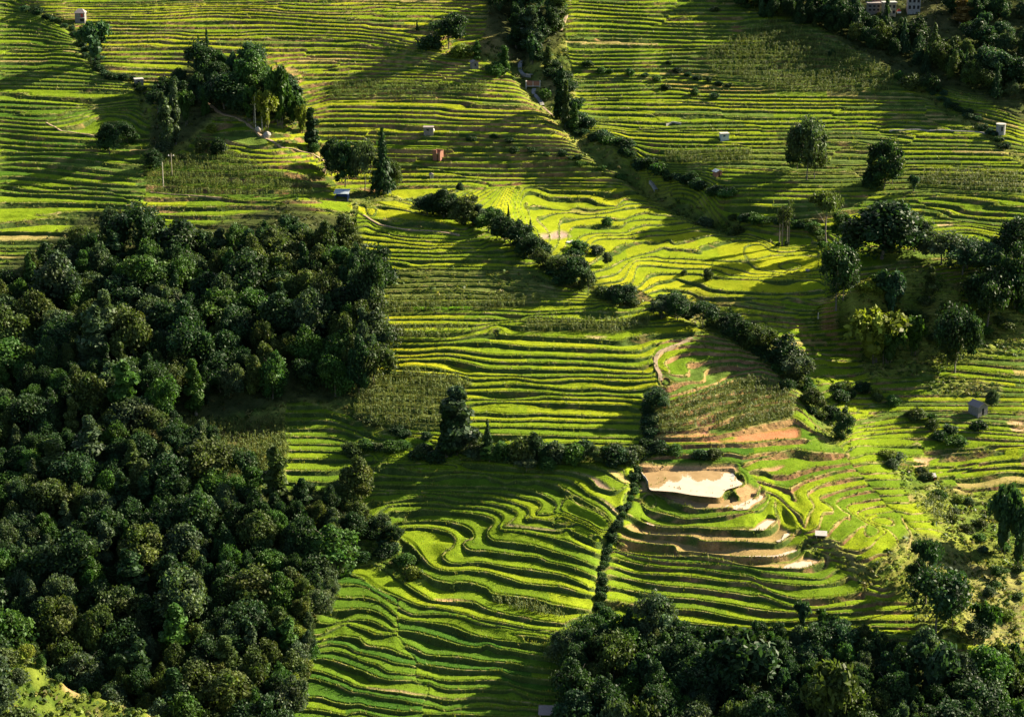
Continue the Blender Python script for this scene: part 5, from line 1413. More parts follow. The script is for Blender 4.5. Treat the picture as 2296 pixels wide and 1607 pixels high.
def name_counted():
    """labels of the counted plants, once it is settled which of them stand as single things"""
    for place in sorted({l[2] for l in LATER}):
        L = [l for l in LATER if l[2] == place]
        if L[0][1] == 'string':
            L.sort(key=lambda l: l[4])
            for i, l in enumerate(L): l[0]['label'] = '%s bush, %s from top %s' % (TWORD[l[5]], ordinal(i), place); l[0]['category'] = 'shrub'
        else:
            L.sort(key=lambda l: l[4]); per = max(6, int(math.sqrt(len(L) * 1.3)))
            for r_, k in enumerate(range(0, len(L), per)):
                for c_, l in enumerate(sorted(L[k:k + per], key=lambda l: l[3])):
                    l[0]['label'] = '%s %s %s, %s from left in %s row of %s' % (TWORD[l[5]], FORM[l[6]], KIND[l[6]][1], ordinal(c_), ordinal(r_), place)
merge_small('R', 290, 'woodland', 'mass of further trees filling the back of the woods')
merge_small('S', 270, 'thicket', 'mass of low bushes along the ditches and gullies')
name_counted()
# ---------------------------------------------------------------- ground lookup by map position
def ground_xy(x, y):
    v = 358.0
    for _ in range(4):
        dyy = cp - (v - 358.0) * KPX * sp
        u = 512 + x / y * dyy / KPX
        j = int(np.clip(np.searchsorted(fu, u), 0, NU - 1))
        col = YW[::-1, j]
        i = NV - 1 - int(np.clip(np.searchsorted(col, y), 0, NV - 1))
        v = fv[i]
    return float(ZW[i, j])
def simple_mat(name, c0, c1, rough=.8, scale=2.0, spec=.2):
    m, nt, b, out = mat_new(name)
    geo = nt.nodes.new('ShaderNodeNewGeometry'); n = noise_node(nt, scale, 5, geo.outputs['Position'])
    r = ramp(nt, n.outputs['Fac'], [(.3, c0), (.7, c1)]); nt.links.new(r.outputs[0], b.inputs['Base Color'])
    b.inputs['Roughness'].default_value = rough; b.inputs['Specular IOR Level'].default_value = spec
    return m
MAT['concrete'] = simple_mat('concrete', (.16, .155, .15), (.28, .27, .26))
MAT['tanpath'] = simple_mat('trodden_earth', (.19, .135, .08), (.31, .23, .145))
MAT['stone'] = simple_mat('field_stone', (.10, .095, .09), (.22, .20, .19), .9, 4)
MAT['slate'] = simple_mat('grey_tiles', (.14, .12, .12), (.26, .22, .21), .8, 5)
MAT['redbrick'] = simple_mat('red_brick', (.17, .075, .05), (.26, .125, .085), .9, 6)
MAT['tanwall'] = simple_mat('tan_plaster', (.28, .21, .13), (.38, .29, .19), .9, 1.5)
MAT['pale'] = simple_mat('pale_concrete', (.24, .23, .215), (.40, .37, .34), .8, 2)
MAT['bluesheet'] = simple_mat('pale_blue_sheet', (.22, .27, .33), (.36, .40, .44), .5, 2, .4)
MAT['bluewall'] = simple_mat('blue_tarp', (.03, .05, .16), (.06, .09, .24), .7, 2)
MAT['dark'] = simple_mat('dark_opening', (.012, .012, .012), (.025, .022, .02), .9)
MAT['redpaint'] = simple_mat('red_paint', (.30, .04, .03), (.42, .07, .05), .7)
MAT['wood'] = simple_mat('weathered_wood', (.30, .25, .18), (.42, .36, .27), .9, 5)
MAT['whitepole'] = simple_mat('pale_pole', (.34, .30, .24), (.46, .40, .32), .8, 3)
MAT['rock'] = simple_mat('pale_rock', (.20, .18, .165), (.34, .31, .285), .9, 1.2)
MAT['white'] = simple_mat('white_sack', (.62, .60, .56), (.80, .78, .74), .8, 3)

# ---------------------------------------------------------------- paths
def path(txt, width, mat, label):
    q = spline(pts(txt), .8)
    c = [ground(*p) for p in q]
    c = [c[0]] + [v for a, v in zip(c[:-1], c[1:]) if (v - a).length > .05]
    vs, fs = [], []
    xy = np.array([(v.x, v.y) for v in c])
    k = 3
    xs = np.column_stack([np.convolve(np.pad(xy[:, i], k, 'edge'), np.ones(2 * k + 1) / (2 * k + 1), 'valid') for i in (0, 1)])
    d = np.gradient(xs, axis=0); n = np.column_stack([-d[:, 1], d[:, 0]]); n /= np.maximum(1e-6, np.linalg.norm(n, axis=1))[:, None]
    zs = []
    for (x, y), (nx, ny) in zip(xs, n):
        z = max(ground_xy(x, y), ground_xy(x + nx * width / 2, y + ny * width / 2), ground_xy(x - nx * width / 2, y - ny * width / 2))
        zs.append(z)
    zs = np.convolve(np.pad(zs, 4, 'edge'), np.ones(9) / 9, 'valid')
    for (x, y), (nx, ny), z in zip(xs, n, zs):
        for s in (-1, 1):
            vs.append((x + s * nx * width / 2, y + s * ny * width / 2, z + .12))
            vs.append((x + s * nx * width / 2, y + s * ny * width / 2, z - .9))
    for i in range(len(xs) - 1):
        a = 4 * i
        fs += [(a, a + 2, a + 6, a + 4), (a + 1, a, a + 4, a + 5), (a + 2, a + 3, a + 7, a + 6)]
    me = bpy.data.meshes.new('path'); me.from_pydata(vs, [], fs); me.update()
    o = link('path', me, MAT[mat]); tag(o, label, 'path', kind='structure')
path('B 1215,335 1205,370 1215,420 1250,440 1290,462', 1.3, 'concrete', 'grey concrete path winding through the dark gully above the footbridge')
path('B 1300,520 1290,545 1315,575 1340,600 1352,632', 1.3, 'concrete', 'grey concrete path leading down from the footbridge')
path('B 1352,632 1390,668 1430,695', .7, 'tanpath', 'thin footpath along the spur edge below the footbridge')
path('B 1500,90 1480,140 1462,170 1458,205', 2.0, 'tanpath', 'tan track beside the top grove')
path('B 2035,1145 2060,1170 2082,1197', 1.2, 'concrete', 'short pale path at the foot of the long spur')
path('U3 2150,785 1950,882 1750,962 1690,1022 1675,1085 1695,1190 1742,1260 1738,1350', 1.0, 'tanpath', 'dirt path bending down between the central fields and the curved plots')
path('A 1230,600 1340,668 1400,715 1480,742 1555,770 1630,830 1720,885 1790,932 1900,958 2020,992 2085,1045 2068,1105', .9, 'tanpath', 'footpath along the knoll past the white poles')
path('A 950,1215 1100,1240 1300,1258 1420,1268', .6, 'tanpath', 'path under the lower white pole')
path('A 290,782 400,832 520,855 620,868', .5, 'tanpath', 'footpath across the shaded left terraces')
path('U1 55,210 150,272 260,332 480,382 700,412 850,412 1100,440 1300,470', .55, 'tanpath', 'bund path along the upper edge of the central fields')

# ---------------------------------------------------------------- huts, walls, poles and odds and ends
def bmesh_box(vs, fs, x0, x1, y0, y1, z0, z1):
    b = len(vs)
    vs += [(x0, y0, z0), (x1, y0, z0), (x1, y1, z0), (x0, y1, z0), (x0, y0, z1), (x1, y0, z1), (x1, y1, z1), (x0, y1, z1)]
    fs += [(b, b + 3, b + 2, b + 1), (b + 4, b + 5, b + 6, b + 7), (b, b + 1, b + 5, b + 4), (b + 1, b + 2, b + 6, b + 5), (b + 2, b + 3, b + 7, b + 6), (b + 3, b, b + 4, b + 7)]
def part(name, boxes, mat, parent, extra=None):
    vs, fs = [], []
    for bx in boxes: bmesh_box(vs, fs, *bx)
    if extra:
        b = len(vs); vs += extra[0]; fs += [tuple(b + i for i in f) for f in extra[1]]
    me = bpy.data.meshes.new(name); me.from_pydata(vs, [], fs); me.update()
    return link(name, me, MAT[mat], parent)
def empty(name, loc, rz=0.0):
    o = bpy.data.objects.new(name, None); COL.objects.link(o); o.location = loc; o.rotation_euler = (0, 0, rz); o.empty_display_size = .3
    return o
def size_at(tile, x, yb, yt, w):
    base = ground_o(tile, x, yb); s = TILES[tile][2] / 3.625; k = px_m(base)
    return base, (yb - yt) * s * k * 1.05, w * s * k
def gable(W, D, H, rise, over=.25, th=.10, axis='x'):
    """two-pitched roof slab, ridge along x (or y)"""
    a, b2 = W / 2 + over, D / 2 + over
    if axis == 'x':
        v = [(-a, -b2, H), (a, -b2, H), (a, 0, H + rise), (-a, 0, H + rise), (-a, b2, H), (a, b2, H)]
    else:
        v = [(-a, b2, H), (-a, -b2, H), (0, -b2, H + rise), (0, b2, H + rise), (a, b2, H), (a, -b2, H)]
    n = len(v); vs = v + [(x, y, z + th) for x, y, z in v]
    f = [(6, 7, 8, 9), (9, 8, 11, 10), (0, 3, 2, 1), (3, 4, 5, 2), (0, 1, 7, 6), (5, 4, 10, 11), (1, 2, 8, 7), (2, 5, 11, 8), (3, 0, 6, 9), (4, 3, 9, 10)]
    return vs, f
def hip(W, D, H, rise, over=.3, th=.08):
    a, b2 = W / 2 + over, D / 2 + over; r = W * .22
    v = [(-a, -b2, H), (a, -b2, H), (a, b2, H), (-a, b2, H), (-r, 0, H + rise), (r, 0, H + rise), (-a, -b2, H - th), (a, -b2, H - th), (a, b2, H - th), (-a, b2, H - th)]
    return v, [(0, 1, 5, 4), (1, 2, 5), (2, 3, 4, 5), (3, 0, 4), (6, 9, 8, 7), (6, 7, 1, 0), (7, 8, 2, 1), (8, 9, 3, 2), (9, 6, 0, 3)]
def shed(W, D, H, rise, over=.3, th=.09):
    a, b2 = W / 2 + over, D / 2 + over
    v = [(-a, -b2, H), (a, -b2, H), (a, b2, H + rise), (-a, b2, H + rise)]
    return v + [(x, y, z + th) for x, y, z in v], [(4, 5, 6, 7), (0, 3, 2, 1), (0, 1, 5, 4), (1, 2, 6, 5), (2, 3, 7, 6), (3, 0, 4, 7)]
def walls(W, D, H, t=.18, front_gap=None):
    """four walls butted end to end; front_gap (x0, x1, z0, z1) leaves a real opening in the front"""
    w, d = W / 2, D / 2
    bx = [(-w, -w + t, -d + t, d - t, -.8, H), (w - t, w, -d + t, d - t, -.8, H), (-w, w, d - t, d, -.8, H)]
    if front_gap:
        x0, x1, z0, z1 = front_gap
        bx += [(-w, x0, -d, -d + t, -.8, H), (x1, w, -d, -d + t, -.8, H)]
        if z0 > 0: bx.append((x0, x1, -d, -d + t, -.8, z0))
        if z1 < H: bx.append((x0, x1, -d, -d + t, z1, H))
    else: bx.append((-w, w, -d, -d + t, -.8, H))
    return bx
def hut(tile, x, yb, yt, w, kind, label, rz=0.0, wall='stone', roof='slate', depth=.9, seed=0):
    base, h, W = size_at(tile, x, yb, yt, w)
    D = W * depth
    r = empty('field_hut', base, rz); tag(r, label, 'hut')
    if kind == 'watch':
        H = h * .66
        wl_ = part('wall', walls(W, D, H, .2, (W * .10, W * .36, H * .50, H * .92)), wall, r)
        part('roof', [], roof, r, hip(W, D, H + .04, h * .30))
        part('shutter', [(W * .10, W * .36, -D / 2 + .10, -D / 2 + .16, H * .50, H * .92)], 'redpaint', r)
        part('ledge', [(-W * .02, W * .54, -D / 2 - .45, -D / 2 - .01, H * .40, H * .40 + .22)], 'pale', r)
        part('ground_floor_opening', [(W * .02, W * .42, -D / 2 - .03, -D / 2 - .005, .0, H * .34)], 'dark', r)
    elif kind == 'gable':
        H = h * .66
        part('wall', walls(W, D, H, .18, (-W * .10, W * .12, H * .25 if seed else 0, H * .80)), wall, r,
             ([(-W / 2, -D / 2, H), (W / 2, -D / 2, H), (0, -D / 2, H + h * .30), (-W / 2, D / 2, H), (W / 2, D / 2, H), (0, D / 2, H + h * .30)], [(0, 1, 2), (4, 3, 5)]))
        part('roof', [], roof, r, gable(W, D, H + .03, h * .32, axis='y'))
        part('door', [(-W * .10, W * .12, -D / 2 + .12, -D / 2 + .16, -.1, H * .80)], 'dark', r)
    elif kind == 'open':
        H = h * .60
        part('wall', [(-W / 2, W / 2, D / 2 - .15, D / 2, -.8, H), (-W / 2, -W / 2 + .15, -D / 2, D / 2 - .15, -.8, H * .5), (W / 2 - .18, W / 2, -D / 2, D / 2 - .15, -.8, H)], wall, r)
        part('roof', [], roof, r, shed(W, D, H + .02, h * .25))
        part('post', [(-W / 2 + .02, -W / 2 + .14, -D / 2 + .02, -D / 2 + .14, -.8, H - .01)], 'wood', r)
    elif kind == 'box':
        part('wall', walls(W, D, h * .86, .2, (-W * .2, W * .05, h * .4, h * .7)), wall, r)
        part('roof', [(-W / 2 - .15, W / 2 + .15, -D / 2 - .15, D / 2 + .15, h * .86 + .004, h)], roof, r)
        part('window', [(-W * .2, W * .05, -D / 2 + .12, -D / 2 + .15, h * .4, h * .7)], 'dark', r)
    elif kind == 'ruin':
        t = .3
        part('wall', [(-W / 2, W * .05, -D / 2, -D / 2 + t, -.8, h), (W * .18, W / 2, -D / 2 + .2, -D / 2 + .2 + t, -.8, h * .72), (-W / 2, -W / 2 + t, -D / 2 + t, D / 2 - t, -.8, h * .9), (-W / 2, W / 2, D / 2 - t, D / 2, -.8, h * .95), (W / 2 - t, W / 2, -D / 2 + t + .2, D / 2 - t, -.8, h * .85)], wall, r)
        part('window_lintel', [(W * .05, W * .18, -D / 2 + .05, -D / 2 + t, h * .5, h * .6)], 'wood', r)
    return r
hut('A', 512, 135, 60, 60, 'watch', 'two-storey stone watch hut with grey hipped roof and red shutter, top left', .0)
hut('A', 885, 532, 494, 52, 'box', 'small concrete box with bright slab top in the shaded left ditch', .35, 'stone', 'pale')
hut('A', 2190, 1270, 1212, 84, 'open', 'open shed with pale blue sheet roof above the bright yellow field', -.1, 'bluewall', 'bluesheet', .7)
hut('B', 622, 850, 812, 60, 'box', 'grey block hut with flat roof among the mid terraces', 0, 'stone', 'slate', .7)
hut('B', 685, 1008, 958, 52, 'ruin', 'roofless brick ruin with tall dark end wall in the open fields', -.5, 'redbrick')
hut('B', 637, 1130, 1105, 22, 'gable', 'tiny white hut in the scrub below the brick ruin', .3, 'pale', 'slate')
hut('B', 915, 428, 388, 42, 'gable', 'tiny grey hut under the pale bush on the spur edge', .4, 'stone', 'slate', .9, 1)
hut('C', 373, 882, 848, 52, 'box', 'pale blue concrete hut on a terrace of the right hillside', .15, 'bluesheet', 'pale', .8)
hut('C', 327, 1120, 1082, 44, 'gable', 'small brick hut with pale roof beside a maize clump', .5, 'redbrick', 'bluesheet')
hut('G', 1995, 1142, 1062, 84, 'gable', 'stone field hut with slate roof beside a small grey-green tree', .55, 'stone', 'slate', 1.1)
hut('J', 990, 452, 408, 62, 'open', 'white-roofed open shelter on the ridge path right of the ponds', -.15, 'tanwall', 'pale', .7)
hut('J', 1697, 84, 54, 46, 'open', 'small red hut at the foot of the right-hand terraces', .0, 'redpaint', 'pale', .8)
hut('E', 890, 1388, 1330, 56, 'gable', 'small tan gabled hut in the shade beside the central conifer', .1, 'tanwall', 'slate', .9, 1)
hut('I', 1395, 1612, 1520, 130, 'open', 'dark open-fronted shed with tiled roof at the bottom edge of the photo', -.05, 'tanwall', 'slate', .6)
# hamlet at the top right
def house(tile, x, yb, yt, w, wall, roof, label, nwin, rz=0.0):
    base, h, W = size_at(tile, x, yb, yt, w); D = W * .6
    r = empty('village_house', base, rz); tag(r, label, 'house')
    part('wall', walls(W, D, h, .25), wall, r)
    part('roof', [(-W / 2 - .3, W / 2 + .3, -D / 2 - .3, D / 2 + .3, h + .004, h + .35)], roof, r)
    for i in range(nwin):
        xx = -W / 2 + W * (i + .5) / nwin
        for z in ((h * .62, h * .85), (h * .2, h * .43)):
            f = part('window', [(xx - W * .09, xx + W * .09, -D / 2 - .06, -D / 2 - .004, z[0], z[1])], 'dark', r)
            part('sill', [(xx - W * .11, xx + W * .11, -D / 2 - .16, -D / 2 - .064, z[0] - .12, z[0])], 'pale', f)
house('C', 1425, 92, 15, 80, 'tanwall', 'pale', 'tan two-storey village house lit by the sun at the top right', 3, .1)
house('C', 1325, 72, 20, 78, 'stone', 'slate', 'grey low village house left of the tan one at the top right', 3, .05)
house('C', 1585, 70, -20, 78, 'concrete', 'slate', 'grey village house right of the tan one, cut by the top edge', 3, 0)
house('C', 1345, 40, -25, 50, 'redbrick', 'pale', 'red-brick village house behind the grey low one', 2, 0)
base, h, W = size_at('C', 1493, 72, 48, 26)
r = empty('tent', base); tag(r, 'small red and white pointed tent beside the tan village house', 'tent')
part('canopy', [], 'redpaint', r, ([(-W / 2, -W / 2, h * .3), (W / 2, -W / 2, h * .3), (W / 2, W / 2, h * .3), (-W / 2, W / 2, h * .3), (0, 0, h)], [(0, 1, 4), (1, 2, 4), (2, 3, 4), (3, 0, 4)]))
part('side', [(-W / 2 + .05, W / 2 - .05, -W / 2 + .05, W / 2 - .05, -.5, h * .3 - .01)], 'white', r)
# round tank
base, h, W = size_at('C', 2145, 852, 797, 58)
def ring(r0, z0, z1, n=28, cap=True, r1=None):
    r1 = r1 or r0
    v = [(r0 * math.cos(2 * math.pi * i / n), r0 * math.sin(2 * math.pi * i / n), z0) for i in range(n)] + [(r1 * math.cos(2 * math.pi * i / n), r1 * math.sin(2 * math.pi * i / n), z1) for i in range(n)]
    f = [(i, (i + 1) % n, n + (i + 1) % n, n + i) for i in range(n)]
    if cap: f += [tuple(range(n, 2 * n)), tuple(range(n - 1, -1, -1))]
    return v, f
r = empty('water_tank', base); tag(r, 'round grey water tank with white lid at the right edge', 'tank')
part('drum', [], 'concrete', r, ring(W / 2, -.8, h)); part('lid', [], 'pale', r, ring(W / 2 + .12, h + .004, h + .22))
part('doorway', [(-W * .08, W * .10, -W / 2 - .04, -W / 2 + .1, h * .35, h * .8)], 'dark', r)
# brick footbridge
base, h, W = size_at('B', 1290, 520, 478, 92)
r = empty('footbridge', base, -.05); tag(r, 'red brick footbridge parapet across the dark stream gully', 'bridge')
part('deck', [(-W / 2, W / 2, -.8, .8, h * .28, h * .42)], 'concrete', r)
part('parapet', [(-W / 2, W / 2, -.8, -.58, h * .42 + .002, h)], 'redbrick', r); part('parapet', [(-W / 2, W / 2, .58, .8, h * .42 + .002, h)], 'redbrick', r)
part('pillar', [(-W / 2 - .02, -W / 2 + .3, -.86, .86, -1.2, h + .08)], 'pale', r); part('pillar', [(W / 2 - .3, W / 2 + .02, -.86, .86, -1.2, h + .08)], 'pale', r); part('pillar', [(-.12, .12, -.9, -.81, h * .3, h + .05)], 'pale', r)
# retaining wall
def wall_run(name, txt, h, t, mat, label):
    q = spline(pts(txt), 2.0); c = [ground(*p) for p in q]; vs, fs = [], []
    z = sum(v.z for v in c) / len(c)
    for v in c:
        for dy in (-t / 2, t / 2):
            vs += [(v.x, v.y + dy, v.z - 1.2), (v.x, v.y + dy, v.z * .5 + z * .5 + h)]
    for i in range(len(c) - 1):
        a = 4 * i; fs += [(a, a + 4, a + 5, a + 1), (a + 1, a + 5, a + 7, a + 3), (a + 3, a + 7, a + 6, a + 2)]
    n = 4 * (len(c) - 1); fs += [(0, 1, 3, 2), (n, n + 2, n + 3, n + 1)]
    me = bpy.data.meshes.new(name); me.from_pydata(vs, [], fs); me.update(); o = link(name, me, MAT[mat]); tag(o, label, 'wall'); return o
wall_run('retaining_wall', 'C 1430,838 1520,834 1600,828 1750,832 1900,838 2095,842', .30, .4, 'concrete', 'long low pale retaining wall leading left from the round tank')
wall_run('retaining_wall', 'B 2145,800 2180,785 2240,790', .5, .4, 'concrete', 'short pale stone wall on the right hillside left of the tall two-tiered tree')
wall_run('stone_bund', 'T3 205,165 240,240 275,310 330,400 350,480', .35, .5, 'rock', 'crumbling pink stone bund along the left edge of the large pond')
# poles
def pole(tile, x, yb, yt, mat, label, arm=False, r=.16):
    base, h, _ = size_at(tile, x, yb, yt, 1)
    o = empty('utility_pole', base); tag(o, label, 'pole')
    part('shaft', [], mat, o, ring(r, -.8, h, 10, True, r * .7))
    if arm:
        part('crossarm', [(-.9, .9, -r - .12, -r - .01, h * .88, h * .88 + .12)], 'wood', o)
        for s in (-1, 1): part('insulator', [], 'white', o, ([(s * .75 + .12 * math.cos(a), -r - .06 + .12 * math.sin(a), h * .88 + .125 + z) for z in (0, .3) for a in np.linspace(0, 6.283, 9)[:-1]], [(i, (i + 1) % 8, 8 + (i + 1) % 8, 8 + i) for i in range(8)] + [tuple(range(8, 16))]))
    else: part('band', [], 'dark', o, ring(r * 1.06, h * .18, h * .20, 10))
    return o
pole('A', 1637, 832, 628, 'whitepole', 'tall bare white pole, left of the twin poles by the boulders')
pole('A', 1677, 830, 640, 'whitepole', 'tall bare white pole, right of the twin poles by the boulders')
pole('A', 1622, 785, 660, 'stone', 'thin grey pole behind the twin white poles', True, .09)
pole('A', 1043, 1203, 1034, 'whitepole', 'bare pale pole standing alone below the knoll')
pole('A', 1101, 1112, 972, 'wood', 'dark pole with crossarm and white insulators below the knoll', True, .11)
pole('G', 975, 524, 500, 'wood', 'short pale post on a shaded ledge below the yellow fields', False, .22)
# boulders and sacks
def boulder(name, tile, x, yb, yt, w, mat, label, cat, seed):
    base, h, W = size_at(tile, x, yb, yt, w); rng = np.random.default_rng(seed)
    import bmesh
    bm = bmesh.new(); bmesh.ops.create_icosphere(bm, subdivisions=2, radius=1)
    cut = unit(rng.normal(size=(9, 3))); 
    for v in bm.verts:
        d = np.array(v.co); s = min(1.0, min(.86 / max(.01, float(d @ c)) if d @ c > .86 else 1.0 for c in cut)) * (1 + .08 * rng.normal())
        v.co = Vector((d[0] * s * W * .5, d[1] * s * W * .45, d[2] * s * h * .62 + h * .35))
    me = bpy.data.meshes.new(name); bm.to_mesh(me); bm.free()
    o = link(name, me, MAT[mat]); o.location = base; tag(o, label, cat); return o
boulder('boulder', 'A', 1650, 838, 805, 32, 'rock', 'pale split boulder at the foot of the left white pole', 'boulder', 1)
boulder('boulder', 'A', 1705, 860, 820, 48, 'rock', 'large grey boulder right of the twin white poles', 'boulder', 2)
boulder('boulder', 'U6', 1862, 1000, 972, 66, 'rock', 'low brown boulder in the shaded yellow field', 'boulder', 3)
boulder('sack', 'U5', 560, 990, 962, 60, 'white', 'white sack, left of two beside the dark bush in the yellow fields', 'sack', 4)
boulder('sack', 'U5', 610, 982, 955, 66, 'white', 'white sack, right of two beside the dark bush in the yellow fields', 'sack', 5)
boulder('bundle', 'B', 655, 830, 812, 16, 'white', 'white bundle at the corner of the grey block hut', 'bundle', 6)

# ---------------------------------------------------------------- near hill at the lower left
RIDGE = pts('O -80,1395 0,1442 60,1476 130,1530 200,1560 270,1586 345,1612 430,1645 520,1690')
rq = spline(RIDGE, 2.0)
def hill_pt(u, v, back):
    dx, dy, dz = ray(u, v); t = 300.0 / dy
    x, y, z = dx * t, 300.0, CZ + dz * t
    if back < 0: return x, y + back, z + back * .20
    return x, y + back, z - back * .9 - back * back * .004
sb = np.concatenate([np.linspace(-70, 0, 90), np.linspace(.6, 90, 40)])
HX, HY, HZ = np.zeros((len(sb), len(rq))), np.zeros((len(sb), len(rq))), np.zeros((len(sb), len(rq)))
for j, (u, v) in enumerate(rq):
    for i, s_ in enumerate(sb): HX[i, j], HY[i, j], HZ[i, j] = hill_pt(u, v, s_)
hn = fbm(HX / 3, HY / 3, 3); hb = fbm(HX / .9 + 9, HY / .9, 3)
HZ = HZ + 1.0 * (hn - .5) + .5 * (hb - .5) + .35 * np.sin(HZ * 2.2 + 3 * hn)
hc = mix(np.ones(HX.shape + (1,), f32) * rgb(.035, .06, .010), rgb(.095, .12, .018) * np.ones(HX.shape + (1,), f32), np.clip((hn - .3) * 2.5, 0, 1).astype(f32)) * (.6 + .8 * hb[..., None])
hc = mix(hc, np.ones(HX.shape + (1,)) * rgb(.24, .16, .08), np.clip((fbm(HX / 6 + 70, HY / 6, 2) - .62) * 8, 0, .8))
me = grid_mesh('hill', HX[::-1], HY[::-1], HZ[::-1], hc[::-1].astype(f32))
o = link('hill', me, MAT['ground']); tag(o, 'near grassy hill shoulder in the lower left corner', 'hill', kind='structure')
def hill_plant(code, cx, frac, back, h, w, tone, label, seed):
    j = int(np.clip(frac * (len(rq) - 1), 0, len(rq) - 1)); i = int(np.argmin(np.abs(sb - back)))
    return plant(code, Vector((float(HX[i, j]), float(HY[i, j]), float(HZ[i, j]))), h, w, tone, label, 'bushes of the near hill', seed)
jx = lambda xo: float(np.argmin(np.abs(rq[:, 0] - xo * .446))) / (len(rq) - 1)
for (xo, back, h, w, code, tone, lab) in [
    (12, -9, 5.5, 6, 'S', 'grey', 'big grey-green bush in the very lower left corner'), (45, -13, 5.5, 6, 'S', 'grey', 'grey-green bush second from the left on the near hill'), (85, -16, 4.5, 6, 'S', 'olive', 'olive bush third from the left on the near hill'),
    (-10, -3, 5, 5, 'S', 'dark', 'dark bush at the left end of the near hill crest'), (20, -4, 3.4, 4, 'S', 'olive', 'olive bush on the near hill crest, left'),
    (62, -.5, 4.0, 2.2, 'R', 'lime', 'small lime-green tree on the near hill crest'), (92, -.3, 2.8, 1.6, 'R', 'fresh', 'thin sapling right of the small lime-green crest tree'),
    (136, -.3, 1.7, 1.4, 'S', 'fresh', 'little bush near the middle of the near hill crest'), (110, -14, 3.2, 4.5, 'S', 'olive', 'olive bush fourth from the left on the near hill'), (60, -6, 3.0, 3.6, 'S', 'grey', 'grey-green bush just below the near hill crest'),
    (217, -.2, 1.2, 1.1, 'S', 'lime', 'tiny pale bush far down the near hill crest'), (140, -12, 2.0, 3.0, 'S', 'olive', 'low olive bush at the bottom edge of the near hill')]:
    hill_plant(code, 0, jx(xo), back, h, w, tone, lab, int(xo * 3 + 500))

# ---------------------------------------------------------------- grass, maize and weeds nobody could count
ST = np.random.default_rng(5)
def sample(wt, n):
    p = wt.ravel().astype(np.float64); p /= p.sum()
    c = ST.choice(p.size, size=n, p=p)
    i, j = np.unravel_index(c, wt.shape)
    jit = ST.random((n, 2)) - .5
    return np.stack([XW[i, j], YW[i, j], ZW[i, j]], 1), i, j
area = ((YW / 400) * np.maximum(.02, -np.gradient(YW, axis=0))).astype(f32)
inview = ((FU > -20) & (FU < 1044) & (FV > -10) & (FV < 735)).astype(f32)
open_ = inview * (1 - wood)
# tufts along bunds and banks
wt = area * open_ * ter * (lip * 1.6 + bank * .5) / np.maximum(.3, area / .2) ** .5
p, i, j = sample(wt, 34000)
n = len(p)
hh = (.28 + .55 * ST.random(n) ** 2)[:, None]
V = []
for k in range(3):
    a = ST.random(n) * 6.283; d = np.stack([np.cos(a), np.sin(a), 0 * a], 1)
    q = p + ST.normal(size=(n, 3)) * np.array([.15, .10, .02])
    lean_ = d * (.25 + .5 * ST.random((n, 1))) * hh
    s = np.stack([-d[:, 1], d[:, 0], 0 * a], 1) * (.07 + .07 * ST.random((n, 1)))
    V.append(np.stack([q - s - [0, 0, .05], q + s - [0, 0, .05], q + lean_ + np.array([0, 0, 1]) * hh], 1))
tone = ST.random((n, 1)); e_ = e_amt[i, j][:, None]
gc = np.array([[.085, .125, .018]]) * (1 - tone) + np.array([[.20, .20, .045]]) * tone
gc = gc * (1 - .35 * e_) + np.array([[.27, .20, .09]]) * .35 * e_
C_ = np.concatenate([gc * (.7 + .6 * ST.random((n, 1))) for k in range(3)])
o = link('grass', soup('grass', np.concatenate(V), C_, 3), MAT['leaf']); o.color = (1, 1, 1, 1)
tag(o, 'tufts of grass growing on the bunds and banks of the terraces', 'grass', kind='stuff')
# rice: upright sprays that roughen the crop surface
rice_m = open_ * ter * tread * (tall > .2) * (phi > bw + .10)
for t in WEEDY: rice_m = rice_m * (1 - soft_poly(t, 1))
p, i, j = sample(area * rice_m / np.maximum(.3, area / .2) ** .6, 60000)
n = len(p); a = ST.random(n) * 6.283; d = np.stack([np.cos(a), np.sin(a), 0 * a], 1)
s = np.stack([-d[:, 1], d[:, 0], 0 * a], 1) * (.10 + .10 * ST.random((n, 1))); hh = (.06 + .12 * ST.random((n, 1)))
q = p + np.stack([ST.normal(size=n) * .12, ST.normal(size=n) * .12, 0 * a - .03], 1)
V = np.stack([q - s, q + s, q + s * .3 + d * .12 + np.array([0, 0, 1]) * hh], 1)
C_ = RICE[i, j] * (.75 + .6 * ST.random((n, 1)))
o = link('rice', soup('rice', V, C_, 3), MAT['leaf']); o.color = (1, 1, 1, 1)
tag(o, 'ears and leaf tips of the rice standing in the paddies', 'rice', kind='stuff')
# maize and beans
MAIZE = WEEDY[1:] + ['U2 70,140 1540,150 1540,210 1200,215 1130,300 70,290', 'U1 690,1350 1450,1345 1450,1440 690,1440', 'B 0,520 600,540 1000,545 1000,590 600,600 0,640', 'C 0,960 560,965 560,1040 0,1050',
                     'C 1650,1100 2296,1110 2296,1250 1600,1190', 'C 700,130 1500,480 1400,600 800,590 300,470 250,330', 'A 900,1000 1450,960 1750,1100 2000,1190 2000,1260 1400,1250 950,1230', 'D 1000,1230 1850,1180 1850,1450 1700,1560 1300,1500', 'T4 1650,420 2000,500 2200,800 1900,760',
                     'U4 960,640 1500,560 2200,530 2200,700 1600,820 1300,900 1250,800', 'T6 830,120 1300,150 1500,230 1750,330 1750,420 1300,300 830,180']
mw = np.zeros(FU.shape, f32)
for t in MAIZE: mw = np.maximum(mw, soft_poly(t, 1))
p, i, j = sample(area * mw * inview * np.clip(tread + .25, 0, 1) / np.maximum(.3, area / .2) ** .4, 8200)
n = len(p); V, C_ = [], []
H = (1.1 + 1.0 * ST.random(n))[:, None]; tint = (.6 + .8 * ST.random((n, 1)))
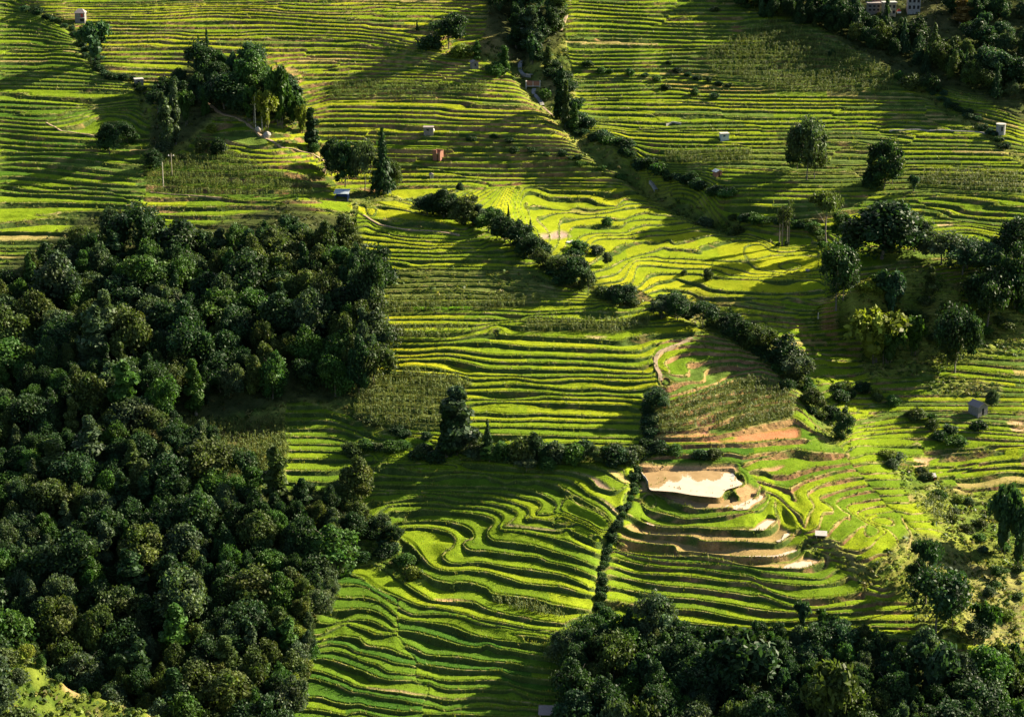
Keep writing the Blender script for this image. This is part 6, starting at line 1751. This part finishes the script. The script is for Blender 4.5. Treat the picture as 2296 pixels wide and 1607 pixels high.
for k in range(7):
    a = ST.random(n) * 6.283; d = np.stack([np.cos(a), np.sin(a), 0 * a], 1); z = (.15 + .75 * k / 6)
    s = np.stack([-d[:, 1], d[:, 0], 0 * a], 1) * .07
    b0 = p + np.array([0, 0, 1]) * H * z; L = .75 - .35 * abs(z - .5)
    m1 = b0 + d * L * .5 + np.array([0, 0, .28]); e1 = b0 + d * L + np.array([0, 0, -.05])
    V.append(np.stack([b0 - s, m1 - s, m1 + s, b0 + s], 1)); V.append(np.stack([m1 - s, e1, e1 + s * .2, m1 + s], 1))
    C_ += [np.array([[.070, .105, .022]]) * tint] * 2
s = np.array([.04, 0, 0]); V.append(np.stack([p - s, p + s, p + s * .5 + np.array([0, 0, 1]) * H * 1.12, p - s * .5 + np.array([0, 0, 1]) * H * 1.12], 1)); C_.append(np.array([[.20, .18, .06]]) * tint)
o = link('maize', soup('maize', np.concatenate(V), np.concatenate(C_), 4), MAT['leaf']); o.color = (1, 1, 1, 1)
tag(o, 'maize and beans standing in the drier plots', 'maize', kind='stuff')
# weeds and undergrowth on wild ground
wildw = np.zeros(FU.shape, f32)
for t in SCRUB: wildw = np.maximum(wildw, soft_poly(t, 3))
wildw = np.maximum(wildw, .75 * (1 - ter) * (1 - wood)); wildw = np.maximum(wildw, GUL * .8); wildw = np.maximum(wildw, wood * .35)
wildw = np.maximum(wildw, .30 * soft_poly(WEEDY[0], 1))
p, i, j = sample(area * wildw * inview / np.maximum(.3, area / .2) ** .4, 15000)
hi, hj = ST.integers(0, 96, 3800), ST.integers(0, len(rq), 3800)
hp = np.stack([HX[hi, hj], HY[hi, hj], HZ[hi, hj]], 1)
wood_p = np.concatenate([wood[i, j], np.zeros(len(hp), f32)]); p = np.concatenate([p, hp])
n = len(p); V, C_ = [], []
size = (.35 + 1.0 * ST.random(n) ** 2.5)[:, None]; tint = (.55 + .9 * ST.random((n, 1)))
base_c = np.where(ST.random((n, 1)) < .45, np.array([[.050, .085, .018]]), np.where(ST.random((n, 1)) < .6, np.array([[.105, .135, .024]]), np.array([[.15, .14, .045]])))
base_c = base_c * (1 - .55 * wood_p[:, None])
for k in range(13):
    dv = unit(ST.normal(size=(n, 3)) + np.array([0, 0, .5])); q = p + dv * size * np.array([.75, .75, .6]) * (.5 + .5 * ST.random((n, 1)))
    V.append(leaves(q, unit(dv + .6 * ST.normal(size=(n, 3)) + [0, 0, .3]), (size[:, 0] * .42 * (.6 + .8 * ST.random(n))), ST)); C_.append(base_c * tint * (.7 + .6 * ST.random((n, 1))))
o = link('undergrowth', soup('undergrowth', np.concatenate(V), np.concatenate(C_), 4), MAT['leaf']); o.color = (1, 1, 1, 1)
tag(o, 'low weeds and undergrowth on the wild slopes, stream banks and wood floor', 'undergrowth', kind='stuff')
